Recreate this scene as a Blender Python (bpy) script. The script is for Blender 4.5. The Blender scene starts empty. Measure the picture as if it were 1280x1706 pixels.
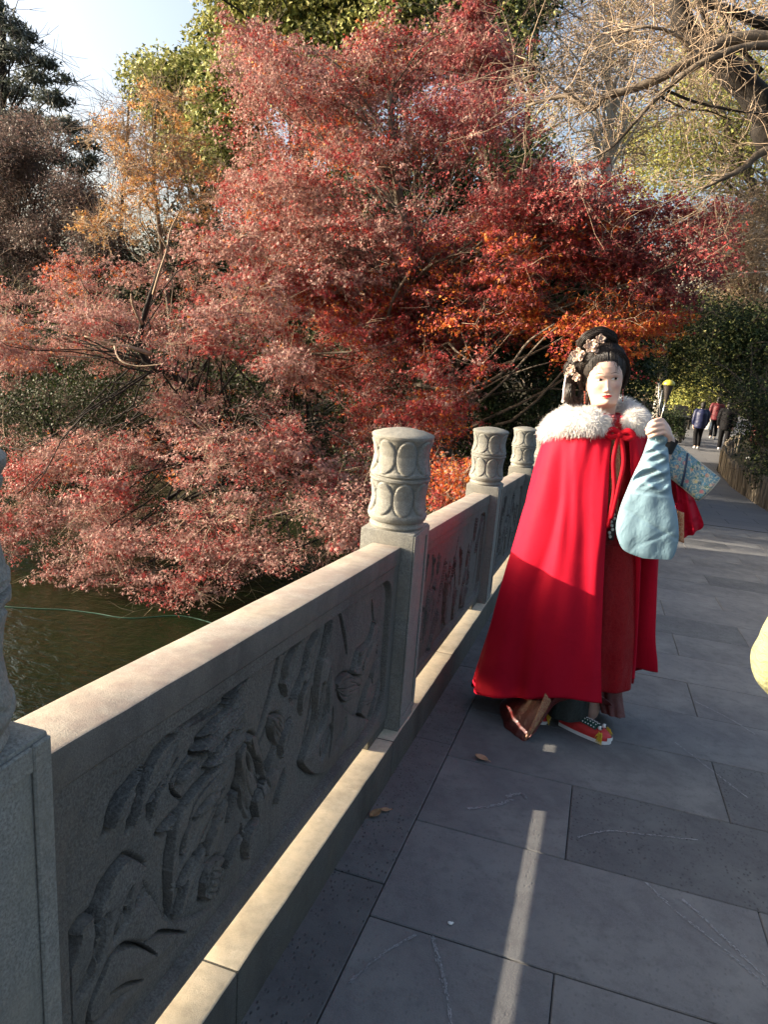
import bpy, bmesh, math, random
import numpy as np
from mathutils import Vector, Matrix, noise as mnoise

SC = bpy.context.scene
COL = SC.collection
rng = np.random.default_rng(7)
random.seed(7)
PI = math.pi
TS = math.tan(math.radians(5.224))        # the bridge deck falls away from the camera
CAM_H = 1.42

# ------------------------------------------------------------------ camera
cam_d = bpy.data.cameras.new('camera')
cam = bpy.data.objects.new('camera', cam_d); COL.objects.link(cam)
CR = np.array([[0.9503, -0.1382, 0.2790], [0.3029, 0.2030, -0.9312], [0.0721, 0.9694, 0.2344]])
_u, _s, _v = np.linalg.svd(CR); CR = _u @ _v
M = Matrix([list(r) for r in CR]).to_4x4(); M.translation = (0, 0, CAM_H)
cam.matrix_world = M
cam_d.sensor_fit = 'VERTICAL'; cam_d.sensor_height = 36.0; cam_d.sensor_width = 36.0
cam_d.lens = 36.0 * 1196 / 1706
cam_d.clip_start = 0.05; cam_d.clip_end = 500
SC.camera = cam
# ------------------------------------------------------------------ world, sun, exposure
SUN_DIR = np.array([1.0, 0.24, -0.306]); SUN_DIR /= np.linalg.norm(SUN_DIR)
SUN_EL = math.asin(-SUN_DIR[2])
w = bpy.data.worlds.new('World'); SC.world = w; w.use_nodes = True
nt = w.node_tree; nt.nodes.clear()
sky = nt.nodes.new('ShaderNodeTexSky'); sky.sky_type = 'NISHITA'; sky.sun_disc = False
sky.sun_elevation = SUN_EL
sky.sun_rotation = math.atan2(-SUN_DIR[0], -SUN_DIR[1])
sky.dust_density = 7.0; sky.air_density = 0.9; sky.ozone_density = 0.8
bg = nt.nodes.new('ShaderNodeBackground'); bg.inputs['Strength'].default_value = 0.14
wo = nt.nodes.new('ShaderNodeOutputWorld')
nt.links.new(sky.outputs[0], bg.inputs[0]); nt.links.new(bg.outputs[0], wo.inputs[0])
sd = bpy.data.lights.new('sun', 'SUN'); sd.energy = 5.0; sd.angle = math.radians(0.4); sd.color = (1.0, 0.87, 0.70)
so = bpy.data.objects.new('sun', sd); COL.objects.link(so)
so.rotation_euler = Vector(tuple(SUN_DIR)).to_track_quat('-Z', 'Y').to_euler()
SC.view_settings.view_transform = 'Standard'; SC.view_settings.look = 'None'
SC.view_settings.exposure = 1.74; SC.view_settings.gamma = 1.0
SC.view_settings.use_curve_mapping = False
SC.render.engine = 'CYCLES'
SC.cycles.use_denoising = True
SC.cycles.max_bounces = 8; SC.cycles.diffuse_bounces = 4; SC.cycles.glossy_bounces = 3
SC.cycles.transmission_bounces = 4; SC.cycles.transparent_max_bounces = 6
SC.cycles.sample_clamp_indirect = 8
SC.cycles.caustics_reflective = False; SC.cycles.caustics_refractive = False

# ------------------------------------------------------------------ helpers: geometry
def ray(px, py):
    v = np.array([(px - 640) / 1196., -(py - 853) / 1196., -1.0])
    return CR @ v
def at(px, py, Y):
    """the point at distance Y along the bridge that stands where the photograph shows (px, py)"""
    d = ray(px, py); return np.array([0, 0, CAM_H]) + d * (Y / d[1])

def smoothstep(a, b, x):
    t = np.clip((x - a) / (b - a), 0, 1); return t * t * (3 - 2 * t)

def ground_z(y):
    y = np.asarray(y, float)
    z1 = -TS * np.minimum(y, 12.0)
    z2 = -0.07 * np.clip(y - 12.0, 0, 8.0)
    return z1 + z2

def mesh_np(name, V, F, mat, parent=None, col=None, smooth=False):
    """V (n,3); F (m,k) array or list of index lists"""
    me = bpy.data.meshes.new(name)
    V = np.ascontiguousarray(V, dtype=np.float32)
    if isinstance(F, np.ndarray):
        m, k = F.shape
        me.vertices.add(len(V)); me.vertices.foreach_set('co', V.ravel())
        me.loops.add(m * k); me.loops.foreach_set('vertex_index', np.ascontiguousarray(F, dtype=np.int32).ravel())
        me.polygons.add(m); me.polygons.foreach_set('loop_start', np.arange(0, m * k, k, dtype=np.int32))
        me.update(calc_edges=True)
    else:
        me.from_pydata([tuple(map(float, v)) for v in V], [], F); me.update()
    if col is not None:
        a = me.color_attributes.new('Col', 'FLOAT_COLOR', 'POINT')
        c = np.ones((len(V), 4), np.float32); c[:, :3] = col
        a.data.foreach_set('color', c.ravel())
    if smooth:
        me.polygons.foreach_set('use_smooth', np.ones(len(me.polygons), bool))
    if mat is not None: me.materials.append(mat)
    o = bpy.data.objects.new(name, me); COL.objects.link(o)
    if parent is not None: o.parent = parent
    return o

def tag(o, label=None, cat=None, group=None, kind=None):
    if label: o['label'] = label
    if cat: o['category'] = cat
    if group: o['group'] = group
    if kind: o['kind'] = kind
    return o

def empty(name, loc=(0, 0, 0), label=None, cat=None, group=None, rz=0.0):
    o = bpy.data.objects.new(name, None); COL.objects.link(o)
    o.location = tuple(float(v) for v in loc); o.rotation_euler = (0, 0, rz)
    o.empty_display_size = 0.1
    return tag(o, label, cat, group)

def obj_copy(o, parent):
    c = o.copy(); COL.objects.link(c); c.parent = parent; c.matrix_parent_inverse = o.matrix_parent_inverse; return c

class MB:
    """collects shapes, links them as one mesh"""
    def __init__(s): s.V = []; s.F = []; s.C = []; s.n = 0
    def add(s, V, F, c=None):
        V = np.asarray(V, float).reshape(-1, 3)
        s.V.append(V); s.F += [[int(i) + s.n for i in f] for f in F]
        s.C.append(np.tile(np.array(c if c is not None else (1, 1, 1), float), (len(V), 1)) if np.ndim(c) < 2 else np.asarray(c, float))
        s.n += len(V); return s
    def grid(s, P, closed_u=False, c=None, flip=False):
        P = np.asarray(P, float); a, b = P.shape[:2]; F = []
        for i in range(a - 1):
            for j in range(b if closed_u else b - 1):
                q = [i * b + j, i * b + (j + 1) % b, (i + 1) * b + (j + 1) % b, (i + 1) * b + j]
                F.append(q[::-1] if flip else q)
        return s.add(P.reshape(-1, 3), F, c)
    def tube(s, pts, rad, sides=8, cap=True, c=None, ell=None):
        pts = np.asarray(pts, float); k = len(pts)
        rad = np.broadcast_to(np.asarray(rad, float), (k,))
        t = np.gradient(pts, axis=0); t /= np.linalg.norm(t, axis=1)[:, None] + 1e-9
        up = np.array([0, 0, 1.]) if abs(t[0][2]) < .9 else np.array([1., 0, 0])
        rows = []
        u = np.cross(up, t[0]); u /= np.linalg.norm(u)
        for i in range(k):
            u = u - t[i] * np.dot(u, t[i]); u /= np.linalg.norm(u) + 1e-9
            v = np.cross(t[i], u)
            a = np.linspace(0, 2 * PI, sides, endpoint=False)
            e = ell[i] if ell is not None else 1.0
            rows.append(pts[i] + rad[i] * (np.cos(a)[:, None] * u + e * np.sin(a)[:, None] * v))
        n0 = s.n
        s.grid(np.array(rows), closed_u=True, c=c)
        if cap:
            s.F.append([n0 + j for j in range(sides)][::-1]); s.F.append([n0 + (k - 1) * sides + j for j in range(sides)])
        return s
    def ball(s, c0, r, nu=12, nv=8, c=None, rot=None):
        r = np.broadcast_to(np.asarray(r, float), (3,)); rows = []
        for i in range(nv + 1):
            th = PI * (0.02 + 0.96 * i / nv); a = np.linspace(0, 2 * PI, nu, endpoint=False)
            P = np.stack([np.sin(th) * np.cos(a) * r[0], np.sin(th) * np.sin(a) * r[1], np.full(nu, np.cos(th) * r[2])], 1)
            if rot is not None: P = P @ np.asarray(rot).T
            rows.append(P + np.asarray(c0))
        n0 = s.n; s.grid(np.array(rows), closed_u=True, c=c, flip=True)
        s.F.append([n0 + j for j in range(nu)]); s.F.append([n0 + nv * nu + j for j in range(nu)][::-1]); return s
    def box(s, lo, hi, c=None):
        (x0, y0, z0), (x1, y1, z1) = lo, hi
        V = [(x0, y0, z0), (x1, y0, z0), (x1, y1, z0), (x0, y1, z0), (x0, y0, z1), (x1, y0, z1), (x1, y1, z1), (x0, y1, z1)]
        return s.add(V, [[3, 2, 1, 0], [4, 5, 6, 7], [0, 1, 5, 4], [1, 2, 6, 5], [2, 3, 7, 6], [3, 0, 4, 7]], c)
    def build(s, name, mat, parent=None, smooth=False, col=False):
        V = np.concatenate(s.V)
        return mesh_np(name, V, s.F, mat, parent, np.concatenate(s.C) if col else None, smooth)

def bevel_box(lo, hi, bev=0.006, seg=2, cuts=0, jitter=0.0, shear=True):
    """a stone block with worn edges; returns V, F (deck-relative heights when shear)"""
    bm = bmesh.new()
    bmesh.ops.create_cube(bm, size=1.0)
    for v in bm.verts:
        v.co = Vector([lo[i] + (v.co[i] + .5) * (hi[i] - lo[i]) for i in range(3)])
    if cuts:
        L = [hi[i] - lo[i] for i in range(3)]; ax = L.index(max(L))
        es = [e for e in bm.edges if abs((e.verts[0].co - e.verts[1].co)[ax]) > L[ax] * .9]
        bmesh.ops.subdivide_edges(bm, edges=es, cuts=cuts, use_grid_fill=True)
    if bev > 0:
        es = [e for e in bm.edges if len(e.link_faces) == 2 and e.calc_face_angle() > .5]
        bmesh.ops.bevel(bm, geom=es, offset=bev, segments=seg, affect='EDGES', profile=.6, clamp_overlap=True)
    bm.verts.index_update()
    V = np.array([v.co[:] for v in bm.verts]); F = [[v.index for v in f.verts] for f in bm.faces]
    bm.free()
    if jitter:
        for i in range(len(V)):
            n = mnoise.noise_vector(Vector(V[i] * 9.0)); V[i] += np.array(n) * jitter
    if shear: V[:, 2] -= TS * V[:, 1]
    return V, F

def catmull(P, n):
    P = np.asarray(P, float); k = len(P); out = []
    ts = np.linspace(0, k - 1, n)
    for t in ts:
        i = min(int(t), k - 2); f = t - i
        p0, p1, p2, p3 = P[max(i - 1, 0)], P[i], P[i + 1], P[min(i + 2, k - 1)]
        out.append(.5 * ((2 * p1) + (-p0 + p2) * f + (2 * p0 - 5 * p1 + 4 * p2 - p3) * f * f + (-p0 + 3 * p1 - 3 * p2 + p3) * f ** 3))
    return np.array(out)

def shade_auto(o, ang=40):
    me = o.data
    me.polygons.foreach_set('use_smooth', np.ones(len(me.polygons), bool))
    try: me.set_sharp_from_angle(angle=math.radians(ang))
    except Exception: pass
    return o

def strand_mesh(pts, rad):
    """pts (n,K,3): fine three-sided strands; returns V, F"""
    n, K = pts.shape[:2]; t = np.gradient(pts, axis=1); t /= np.linalg.norm(t, axis=2)[..., None] + 1e-9
    u = np.cross(t, np.array([.31, .52, .79])); u /= np.linalg.norm(u, axis=2)[..., None] + 1e-9; v_ = np.cross(t, u)
    rr = (np.broadcast_to(np.asarray(rad, float), (n,))[:, None] * np.sin(np.linspace(.25, PI - .25, K))[None] ** .5)[..., None]
    V = np.stack([pts + rr * (math.cos(a) * u + math.sin(a) * v_) for a in (0, 2.094, 4.189)], 2)
    idx = np.arange(n * K * 3).reshape(n, K, 3)
    F = [np.stack([idx[:, :-1, j], idx[:, :-1, (j + 1) % 3], idx[:, 1:, (j + 1) % 3], idx[:, 1:, j]], -1).reshape(-1, 4) for j in range(3)]
    return V.reshape(-1, 3), np.concatenate(F).astype(np.int32)

def voxel_mesh(mb, size, smooth=2):
    """one continuous skin over overlapping limbs: returns V, F"""
    o = mb.build('tmp', None)
    md = o.modifiers.new('r', 'REMESH'); md.mode = 'VOXEL'; md.voxel_size = size
    if smooth:
        m2 = o.modifiers.new('s', 'SMOOTH'); m2.iterations = smooth; m2.factor = .5
    dg = bpy.context.evaluated_depsgraph_get(); ev = o.evaluated_get(dg); me = ev.to_mesh()
    V = np.array([v.co[:] for v in me.vertices]); F = [list(p.vertices) for p in me.polygons]
    ev.to_mesh_clear(); me0 = o.data; bpy.data.objects.remove(o); bpy.data.meshes.remove(me0)
    return V, F

# ------------------------------------------------------------------ helpers: materials
class NT:
    def __init__(s, name, rough=.7, spec=.5):
        s.m = bpy.data.materials.new(name); s.m.use_nodes = True
        s.t = s.m.node_tree; s.b = s.t.nodes['Principled BSDF']; s.out = s.t.nodes['Material Output']
        s.b.inputs['Roughness'].default_value = rough; s.b.inputs['Specular IOR Level'].default_value = spec
        s.tc = s.t.nodes.new('ShaderNodeTexCoord')
    def L(s, a, b): s.t.links.new(a, b)
    def node(s, typ, **kw):
        n = s.t.nodes.new(typ)
        for k, v in kw.items(): setattr(n, k, v)
        return n
    def mapping(s, scale=(1, 1, 1), rot=(0, 0, 0), src='Object'):
        n = s.node('ShaderNodeMapping'); n.inputs['Scale'].default_value = scale; n.inputs['Rotation'].default_value = rot
        s.L(s.tc.outputs[src], n.inputs[0]); return n.outputs[0]
    def noise(s, scale, detail=4, rough=.6, vec=None, dist=0.0):
        n = s.node('ShaderNodeTexNoise'); n.inputs['Scale'].default_value = scale; n.inputs['Detail'].default_value = detail
        n.inputs['Roughness'].default_value = rough; n.inputs['Distortion'].default_value = dist
        s.L(vec if vec is not None else s.tc.outputs['Object'], n.inputs['Vector']); return n.outputs['Fac']
    def voro(s, scale, vec=None, feature='F1', out='Distance'):
        n = s.node('ShaderNodeTexVoronoi', feature=feature); n.inputs['Scale'].default_value = scale
        s.L(vec if vec is not None else s.tc.outputs['Object'], n.inputs['Vector']); return n.outputs[out]
    def ramp(s, fac, stops, interp='LINEAR'):
        n = s.node('ShaderNodeValToRGB'); n.color_ramp.interpolation = interp; e = n.color_ramp.elements
        while len(e) < len(stops): e.new(.5)
        for i, (p, c) in enumerate(stops):
            e[i].position = p; e[i].color = (c[0], c[1], c[2], 1) if np.ndim(c) else (c, c, c, 1)
        s.L(fac, n.inputs[0]); return n.outputs[0]
    def mix(s, fac, a, b, typ='MIX'):
        n = s.node('ShaderNodeMixRGB', blend_type=typ)
        for i, v in ((0, fac), (1, a), (2, b)):
            if isinstance(v, (int, float)): n.inputs[i].default_value = v if i == 0 else (v, v, v, 1)
            elif isinstance(v, tuple): n.inputs[i].default_value = (*v, 1)
            else: s.L(v, n.inputs[i])
        return n.outputs[0]
    def math(s, op, a, b=0.0):
        n = s.node('ShaderNodeMath', operation=op)
        for i, v in ((0, a), (1, b)):
            if isinstance(v, (int, float)): n.inputs[i].default_value = v
            else: s.L(v, n.inputs[i])
        return n.outputs[0]
    def color(s, c):
        if isinstance(c, tuple): s.b.inputs['Base Color'].default_value = (*c, 1)
        else: s.L(c, s.b.inputs['Base Color'])
        return s
    def rough(s, r): s.L(r, s.b.inputs['Roughness']); return s
    def bump(s, h, strength=.5, dist=.01):
        n = s.node('ShaderNodeBump'); n.inputs['Strength'].default_value = strength; n.inputs['Distance'].default_value = dist
        s.L(h, n.inputs['Height'])
        if s.b.inputs['Normal'].is_linked: s.L(s.b.inputs['Normal'].links[0].from_socket, n.inputs['Normal'])
        s.L(n.outputs[0], s.b.inputs['Normal']); return s
    def rnd(s):
        n = s.node('ShaderNodeObjectInfo'); return n.outputs['Random']
    def attr(s, name='Col'):
        n = s.node('ShaderNodeVertexColor', layer_name=name); return n.outputs[0]

def plain(name, c, rough=.6, spec=.4, nz=.12, sc=30, bump=0.0, metal=0.0, sheen=0.0):
    m = NT(name, rough, spec)
    f = m.noise(sc, 4)
    m.color(m.ramp(f, [(.25, tuple(v * (1 - nz) for v in c)), (.75, tuple(min(1, v * (1 + nz)) for v in c))]))
    if bump: m.bump(f, bump, .004)
    m.b.inputs['Metallic'].default_value = metal
    if sheen:
        m.b.inputs['Sheen Weight'].default_value = sheen; m.b.inputs['Sheen Roughness'].default_value = .4
    return m.m

def stone(name, base, speck=.35, warm=(1.25, 1.12, .92), bump=.6, stain=None, fine=420):
    """tooled granite: mineral speckle, cloudy weathering, pitted surface"""
    m = NT(name, .85, .25)
    gp = m.node('ShaderNodeNewGeometry').outputs['Position']               # one quarry, no two blocks alike
    sp = m.noise(fine, 2, .7, gp); cl = m.noise(5.0, 6, .6, gp); mid = m.noise(34, 5, .65, gp)
    d = tuple(v * (1 - speck) for v in base); l = tuple(min(1, v * (1 + speck)) for v in base)
    c = m.ramp(sp, [(.33, d), (.5, base), (.68, l)])
    c = m.mix(m.ramp(cl, [(.38, 0.0), (.68, .75)]), c, tuple(min(1, base[i] * warm[i]) for i in range(3)))
    c = m.mix(m.ramp(mid, [(.3, .45), (.55, 0.0)]), c, tuple(v * .62 for v in base))
    mp = m.node('ShaderNodeMapping'); mp.inputs['Scale'].default_value = (1, 1, .22); m.L(gp, mp.inputs[0]); st = m.noise(3.2, 6, .65, mp.outputs[0])
    c = m.mix(m.ramp(st, [(.50, 0.0), (.66, .62)]), c, tuple(v * .42 for v in base))
    lich = m.noise(15, 5, .7, gp); c = m.mix(m.ramp(lich, [(.60, 0.0), (.70, .35)]), c, tuple(min(1, v * 1.45) for v in base))
    if stain:
        s2 = m.noise(9, 6, .7, gp); c = m.mix(m.ramp(s2, [(.42, 0.0), (.62, .6)]), c, stain)
    m.color(c)
    m.bump(m.mix(.5, sp, mid), bump, .004); m.bump(cl, .25, .01)
    return m.m
# ------------------------------------------------------------------ materials of the setting
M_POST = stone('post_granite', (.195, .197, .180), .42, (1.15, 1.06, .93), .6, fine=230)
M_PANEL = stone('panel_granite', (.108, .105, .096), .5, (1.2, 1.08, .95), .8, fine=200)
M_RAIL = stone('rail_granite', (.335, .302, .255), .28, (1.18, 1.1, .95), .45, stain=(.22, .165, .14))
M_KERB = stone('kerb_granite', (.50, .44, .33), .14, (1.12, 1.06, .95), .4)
M_RAILF = stone('rail_shaded_face', (.125, .118, .107), .35, (1.15, 1.08, .95), .6)  # darker copy of the rail stone: shade of its upright faces put into the colour
M_KERBF = stone('kerb_rough_shaded_face', (.085, .084, .074), .5, (1.2, 1.12, .95), 1.0)  # rough, grimy kerb sides; their shade below the sunlit top is coloured in too

def paver_mat(name, base, pit, dens):
    m = NT(name, .82, .25)
    n1 = m.noise(230, 3, .7); n2 = m.noise(3.2, 6, .62); n3 = m.noise(16, 5, .7)
    b = m.mix(m.rnd(), tuple(v * .74 for v in base), tuple(v * 1.2 for v in base))
    c = m.mix(m.ramp(n1, [(.3, .5), (.62, 0.0)]), b, tuple(v * .55 for v in base))
    c = m.mix(m.ramp(n2, [(.40, 0.0), (.68, .8)]), c, (base[0] * 1.35, base[1] * 1.37, base[2] * 1.3))
    c = m.mix(m.ramp(n3, [(.48, 0.0), (.74, .55)]), c, tuple(v * .6 for v in base))
    vd = m.voro(dens, m.mapping((1, .62, 1), (0, 0, .25)))
    pits = m.math('MULTIPLY', m.ramp(vd, [(.14, 1.0), (.30, 0.0)]), m.ramp(m.noise(7, 4, .6), [(.36, .25), (.60, 1.0)]))
    c = m.mix(m.math('MULTIPLY', pits, pit), c, tuple(v * .5 for v in base))
    m.color(c)
    h = m.math('SUBTRACT', m.math('MULTIPLY', n1, .5), m.math('MULTIPLY', pits, pit))
    m.bump(h, .7, .0035); m.bump(n2, .2, .01)
    m.rough(m.ramp(n3, [(.2, .7), (.8, .92)]))
    return m.m
M_PAVER = paver_mat('dark_bluestone', (.146, .144, .143), .30, 66)
M_PAVER_PIT = paver_mat('pitted_bluestone', (.106, .106, .107), .95, 70)
M_JOINT = plain('joint_mortar', (.022, .022, .023), .95, .1)
M_CHALK = plain('scratch_chalk', (.29, .292, .295), .95, .1, .35, 90)

# ------------------------------------------------------------------ bridge deck and its slabs
V, F = bevel_box((-.84, -3.2, -.62), (3.75, 12.4, -.034), 0)
deck = tag(mesh_np('bridge_deck', V, F, M_JOINT), kind='structure')
def paver(x0, x1, y0, y1, mat, nm='paving_slab'):
    g = .0022
    cx_, cy_ = (x0 + x1) / 2, (y0 + y1) / 2
    gx_ = .0014
    V, F = bevel_box((x0 + gx_ - cx_, y0 + g - cy_, -.034), (x1 - gx_ - cx_, y1 - g - cy_, random.uniform(-.0016, .0012)), .003, 1)
    o = mesh_np(nm, V, F, mat, deck); o.location = (cx_, cy_, -TS * cy_); return o
XJ = -.445
yy = -2.49 + .0; rows = []
y = 1.632 - .513 * 8
k = 0
while y < 12.1:
    ph = .645 if k % 2 == 0 else .066
    rows.append((y, ph)); y += .513; k += 1
PIT = {(10, 1), (15, 1), (6, 2), (19, 2), (24, 1)}
for r, (y0, ph) in enumerate(rows):
    y1 = min(y0 + .513, 12.35)
    xs = [XJ]; x = ph + (random.uniform(-.02, .02) if y0 > 4 else 0)
    while x < 3.6:
        xs.append(x); x += 1.083
    xs.append(3.72)
    for j in range(len(xs) - 1):
        if xs[j + 1] - xs[j] < .05: continue
        pit = (2.1 < y0 < 2.4 and j == 1) or (r, j) in PIT
        paver(xs[j], xs[j + 1], y0, y1, M_PAVER_PIT if pit else M_PAVER)
y = 1.776 - .98 * 4
while y < 12.0:
    paver(-.83, XJ, y, min(y + .98, 12.35), M_PAVER_PIT, 'edge_slab'); y += .98

# ------------------------------------------------------------------ stone balustrade
bal = empty('stone_balustrade', (-.714, .33, -.03), 'grey granite bridge balustrade with carved panels and drum-topped posts', 'balustrade')
BI = Matrix.Translation((.714, -.33, .03))
def bpart(o): o.matrix_parent_inverse = BI; return o
def kid(name, VF, mat, parent=bal, inv=True):
    o = mesh_np(name, VF[0], VF[1], mat, parent)
    if inv: o.matrix_parent_inverse = BI
    return shade_auto(o, 35)
KB = [-1.62, -.45, .32, 1.165, 2.37, 3.46, 4.63, 5.75, 6.9, 8.0, 9.1]
for a, b in zip(KB[:-1], KB[1:]):
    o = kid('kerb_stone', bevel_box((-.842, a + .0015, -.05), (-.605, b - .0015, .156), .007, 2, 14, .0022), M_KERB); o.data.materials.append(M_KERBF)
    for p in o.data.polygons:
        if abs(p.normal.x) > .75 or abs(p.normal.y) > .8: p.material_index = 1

# drum finial: lathe with two tiers of raised oval petals
def drum_mesh():
    prof = [(0, .100), (.010, .105), (.020, .101), (.026, .101), (.032, .108), (.046, .1135), (.056, .1125), (.061, .108), (.085, .1005), (.115, .0965), (.15, .1005), (.178, .109),
            (.184, .1145), (.193, .1145), (.196, .106), (.200, .106), (.204, .1145), (.213, .1145), (.218, .109), (.245, .1015), (.275, .0975), (.31, .1035), (.333, .1125), (.340, .1165), (.349, .1165), (.353, .112), (.362, .085), (.370, .045), (.372, .0)]
    zs = np.concatenate([np.linspace(prof[i][0], prof[i + 1][0], max(2, int((prof[i + 1][0] - prof[i][0]) / .0032)), endpoint=False) for i in range(len(prof) - 1)] + [[.372]])
    rs = np.interp(zs, [p[0] for p in prof], [p[1] for p in prof])
    na = 144; a = np.linspace(0, 2 * PI, na, endpoint=False)
    Z, A = np.meshgrid(zs, a, indexing='ij'); R = np.repeat(rs[:, None], na, 1).copy()
    for zc, hh in ((.1185, .0615), (.2735, .0620)):
        da = (A + .32 + PI / 8) % (PI / 4) - PI / 8
        d = np.sqrt((da / .385) ** 2 + ((Z - zc) / hh) ** 2)
        R += .0062 * (1 - smoothstep(.92, 1.0, d)) * (1 - .25 * d * d) * (np.abs(Z - zc) < hh * 1.1)
        R -= .0035 * np.exp(-((d - 1.05) / .045) ** 2) * (np.abs(Z - zc) < hh * 1.12)
    P = np.stack([R * np.cos(A), R * np.sin(A), Z], 2)
    mb = MB(); mb.grid(P, closed_u=True); mb.F.append(list(range(na))[::-1])
    return np.concatenate(mb.V), mb.F
DV, DF = drum_mesh()
POSTS = [.440, 2.455, 4.57, 6.70, 8.82]
proto = None
for y0 in POSTS:
    zc = -TS * (y0) ; yc = y0 + .1075
    if proto is None:
        body = mesh_np('post', *bevel_box((-.1065, -.1075, .10), (.1015, .1075, .955), .006, 2, 6, .0012, False), M_POST, bal); shade_auto(body, 35)
        mb = MB()
        for lo, hi in (((.1005, -.106, .17), (.1075, -.076, .95)), ((.1005, .076, .17), (.1075, .106, .95)), ((.1005, -.0755, .915), (.1075, .0755, .95)), ((.1005, -.0755, .17), (.1075, .0755, .2))):
            mb.add(*bevel_box(lo, hi, .0025, 1, 0, 0, False))
        fr = mb.build('post_border', M_POST, body)
        dr = mesh_np('drum_finial', DV, DF, M_POST, body, smooth=True); dr.location = (-.0, 0, .9552)
        shade_auto(dr, 40)
        proto = body; body.matrix_parent_inverse = BI
    else:
        body = obj_copy(proto, bal)
        for ch in proto.children: obj_copy(ch, body)
    body.location = (-.7145, yc, zc)

# carved panels
def seg_dist(P, pts, widths=None):
    best = np.full(P.shape[:-1], 9.0); wv = np.zeros(P.shape[:-1]); n = len(pts) - 1
    for i in range(n):
        a, b = np.array(pts[i]), np.array(pts[i + 1]); ab = b - a
        t = np.clip(((P - a) @ ab) / (ab @ ab + 1e-12), 0, 1)
        d = np.linalg.norm(P - a - t[..., None] * ab, axis=-1)
        m = d < best; best = np.where(m, d, best); wv = np.where(m, (i + t) / n, wv)
    return best, wv
def poly_sd(P, poly):
    poly = catmull(np.vstack([poly, poly[:1]]), len(poly) * 4)[:-1]
    d, _ = seg_dist(P, list(poly) + [poly[0]])
    x, y = P[..., 0], P[..., 1]; ins = np.zeros(x.shape, bool); n = len(poly)
    for i in range(n):
        x1, y1 = poly[i]; x2, y2 = poly[(i + 1) % n]
        c = ((y1 > y) != (y2 > y)) & (x < (x2 - x1) * (y - y1) / (y2 - y1 + 1e-12) + x1)
        ins ^= c
    return np.where(ins, d, -d)
PLAIN = ()
def carve(ya, yb, ha, hb, res, leaves, cuts, veins=True, seed=1):
    r = np.random.default_rng(seed)
    ny, nh = int((yb - ya) / res), int((hb - ha) / res)
    Y, H = np.meshgrid(np.linspace(ya, yb, ny), np.linspace(ha, hb, nh), indexing='ij'); P = np.stack([Y, H], -1)
    # recessed field with rounded corners
    y0, y1, h0, h1, rad = ya + .07, yb - .065, ha + .035, hb - .03, .10
    cx_, cy_ = (y0 + y1) / 2, (h0 + h1) / 2
    q = np.abs(P - [cx_, cy_]) - np.array([(y1 - y0) / 2 - rad, (h1 - h0) / 2 - rad])
    sd_ = rad - (np.linalg.norm(np.maximum(q, 0), axis=-1) + np.minimum(q.max(-1), 0))
    D = -.019 * smoothstep(0, .010, sd_)
    D -= .006 * np.exp(-((sd_ - .012) / .005) ** 2)
    field = smoothstep(.004, .012, sd_)
    for k, poly in enumerate(leaves):
        poly = np.array(poly); lo, hi = poly.min(0) - .05, poly.max(0) + .05
        i0, i1 = np.searchsorted(Y[:, 0], [lo[0], hi[0]]); j0, j1 = np.searchsorted(H[0], [lo[1], hi[1]])
        if i1 - i0 < 2 or j1 - j0 < 2: continue
        sub = P[i0:i1, j0:j1]; s = poly_sd(sub, poly)
        size = min(.05, max(.012, s.max()))
        gd = (sub - poly.mean(0)) @ np.array([-.80, .60]); ext = np.abs(((poly - poly.mean(0)) @ np.array([-.80, .60]))).max() + 1e-6
        tl_ = np.clip(.5 + .5 * gd / ext, 0, 1)                              # one edge stands proud, the other sinks into the ground
        c = poly.mean(0); ax = np.linalg.svd(poly - c)[2][0]
        u = (sub - c) @ ax; v = (sub - c) @ np.array([-ax[1], ax[0]]); Lk = np.abs((poly - c) @ ax).max() + 1e-6
        top = -.0125 + .0115 * tl_ + .0022 * math.sin(k * 2.4)
        if k not in PLAIN:
            w_ = 1 - (u / Lk) ** 2
            top = top - .0062 * np.exp(-((v - .10 * size * np.sin(3 * u / Lk)) / .0024) ** 2)
            for o_ in (-.66, -.36, .36, .66): top = top - .0052 * np.exp(-((v - o_ * size * w_) / .0018) ** 2) * smoothstep(-.95, -.2, np.sin(u / Lk * 4 + o_ * 9 + k))
            top = top - .0035 * np.abs(v) / (size + 1e-6)
        else: top = top + .006 * smoothstep(0, size, s) - .002
        A = D[i0:i1, j0:j1]; F_ = field[i0:i1, j0:j1]; e_ = smoothstep(-.0012, .0022, s)
        gr = (.003 + .016 * smoothstep(.40, .75, tl_)) * np.exp(-(np.maximum(-s, 0) / .0062) ** 2) * (1 - e_)
        D[i0:i1, j0:j1] = A * (1 - e_ * F_) + top * e_ * F_ - gr * F_
    for pts, wd in cuts:
        pts = catmull(np.array(pts), max(6, len(pts) * 3)); lo, hi = pts.min(0) - .05, pts.max(0) + .05
        i0, i1 = np.searchsorted(Y[:, 0], [lo[0], hi[0]]); j0, j1 = np.searchsorted(H[0], [lo[1], hi[1]])
        if i1 - i0 < 2 or j1 - j0 < 2: continue
        d, t = seg_dist(P[i0:i1, j0:j1], pts)
        wl = wd * .46 * (.25 + np.sin(PI * np.clip(t, 0.02, .98)) ** .6)
        D[i0:i1, j0:j1] -= min(.042, .014 + wd * 2.2) * np.exp(-(d / wl) ** 4) * field[i0:i1, j0:j1]
    n = r.normal(0, 1, D.shape)
    for _ in range(1): n = (n + np.roll(n, 1, 0) + np.roll(n, -1, 0) + np.roll(n, 1, 1) + np.roll(n, -1, 1)) / 2.6
    D += .00055 * n * field * smoothstep(-.012, -.018, D)
    return Y, H, np.maximum(D, -.058)
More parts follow.
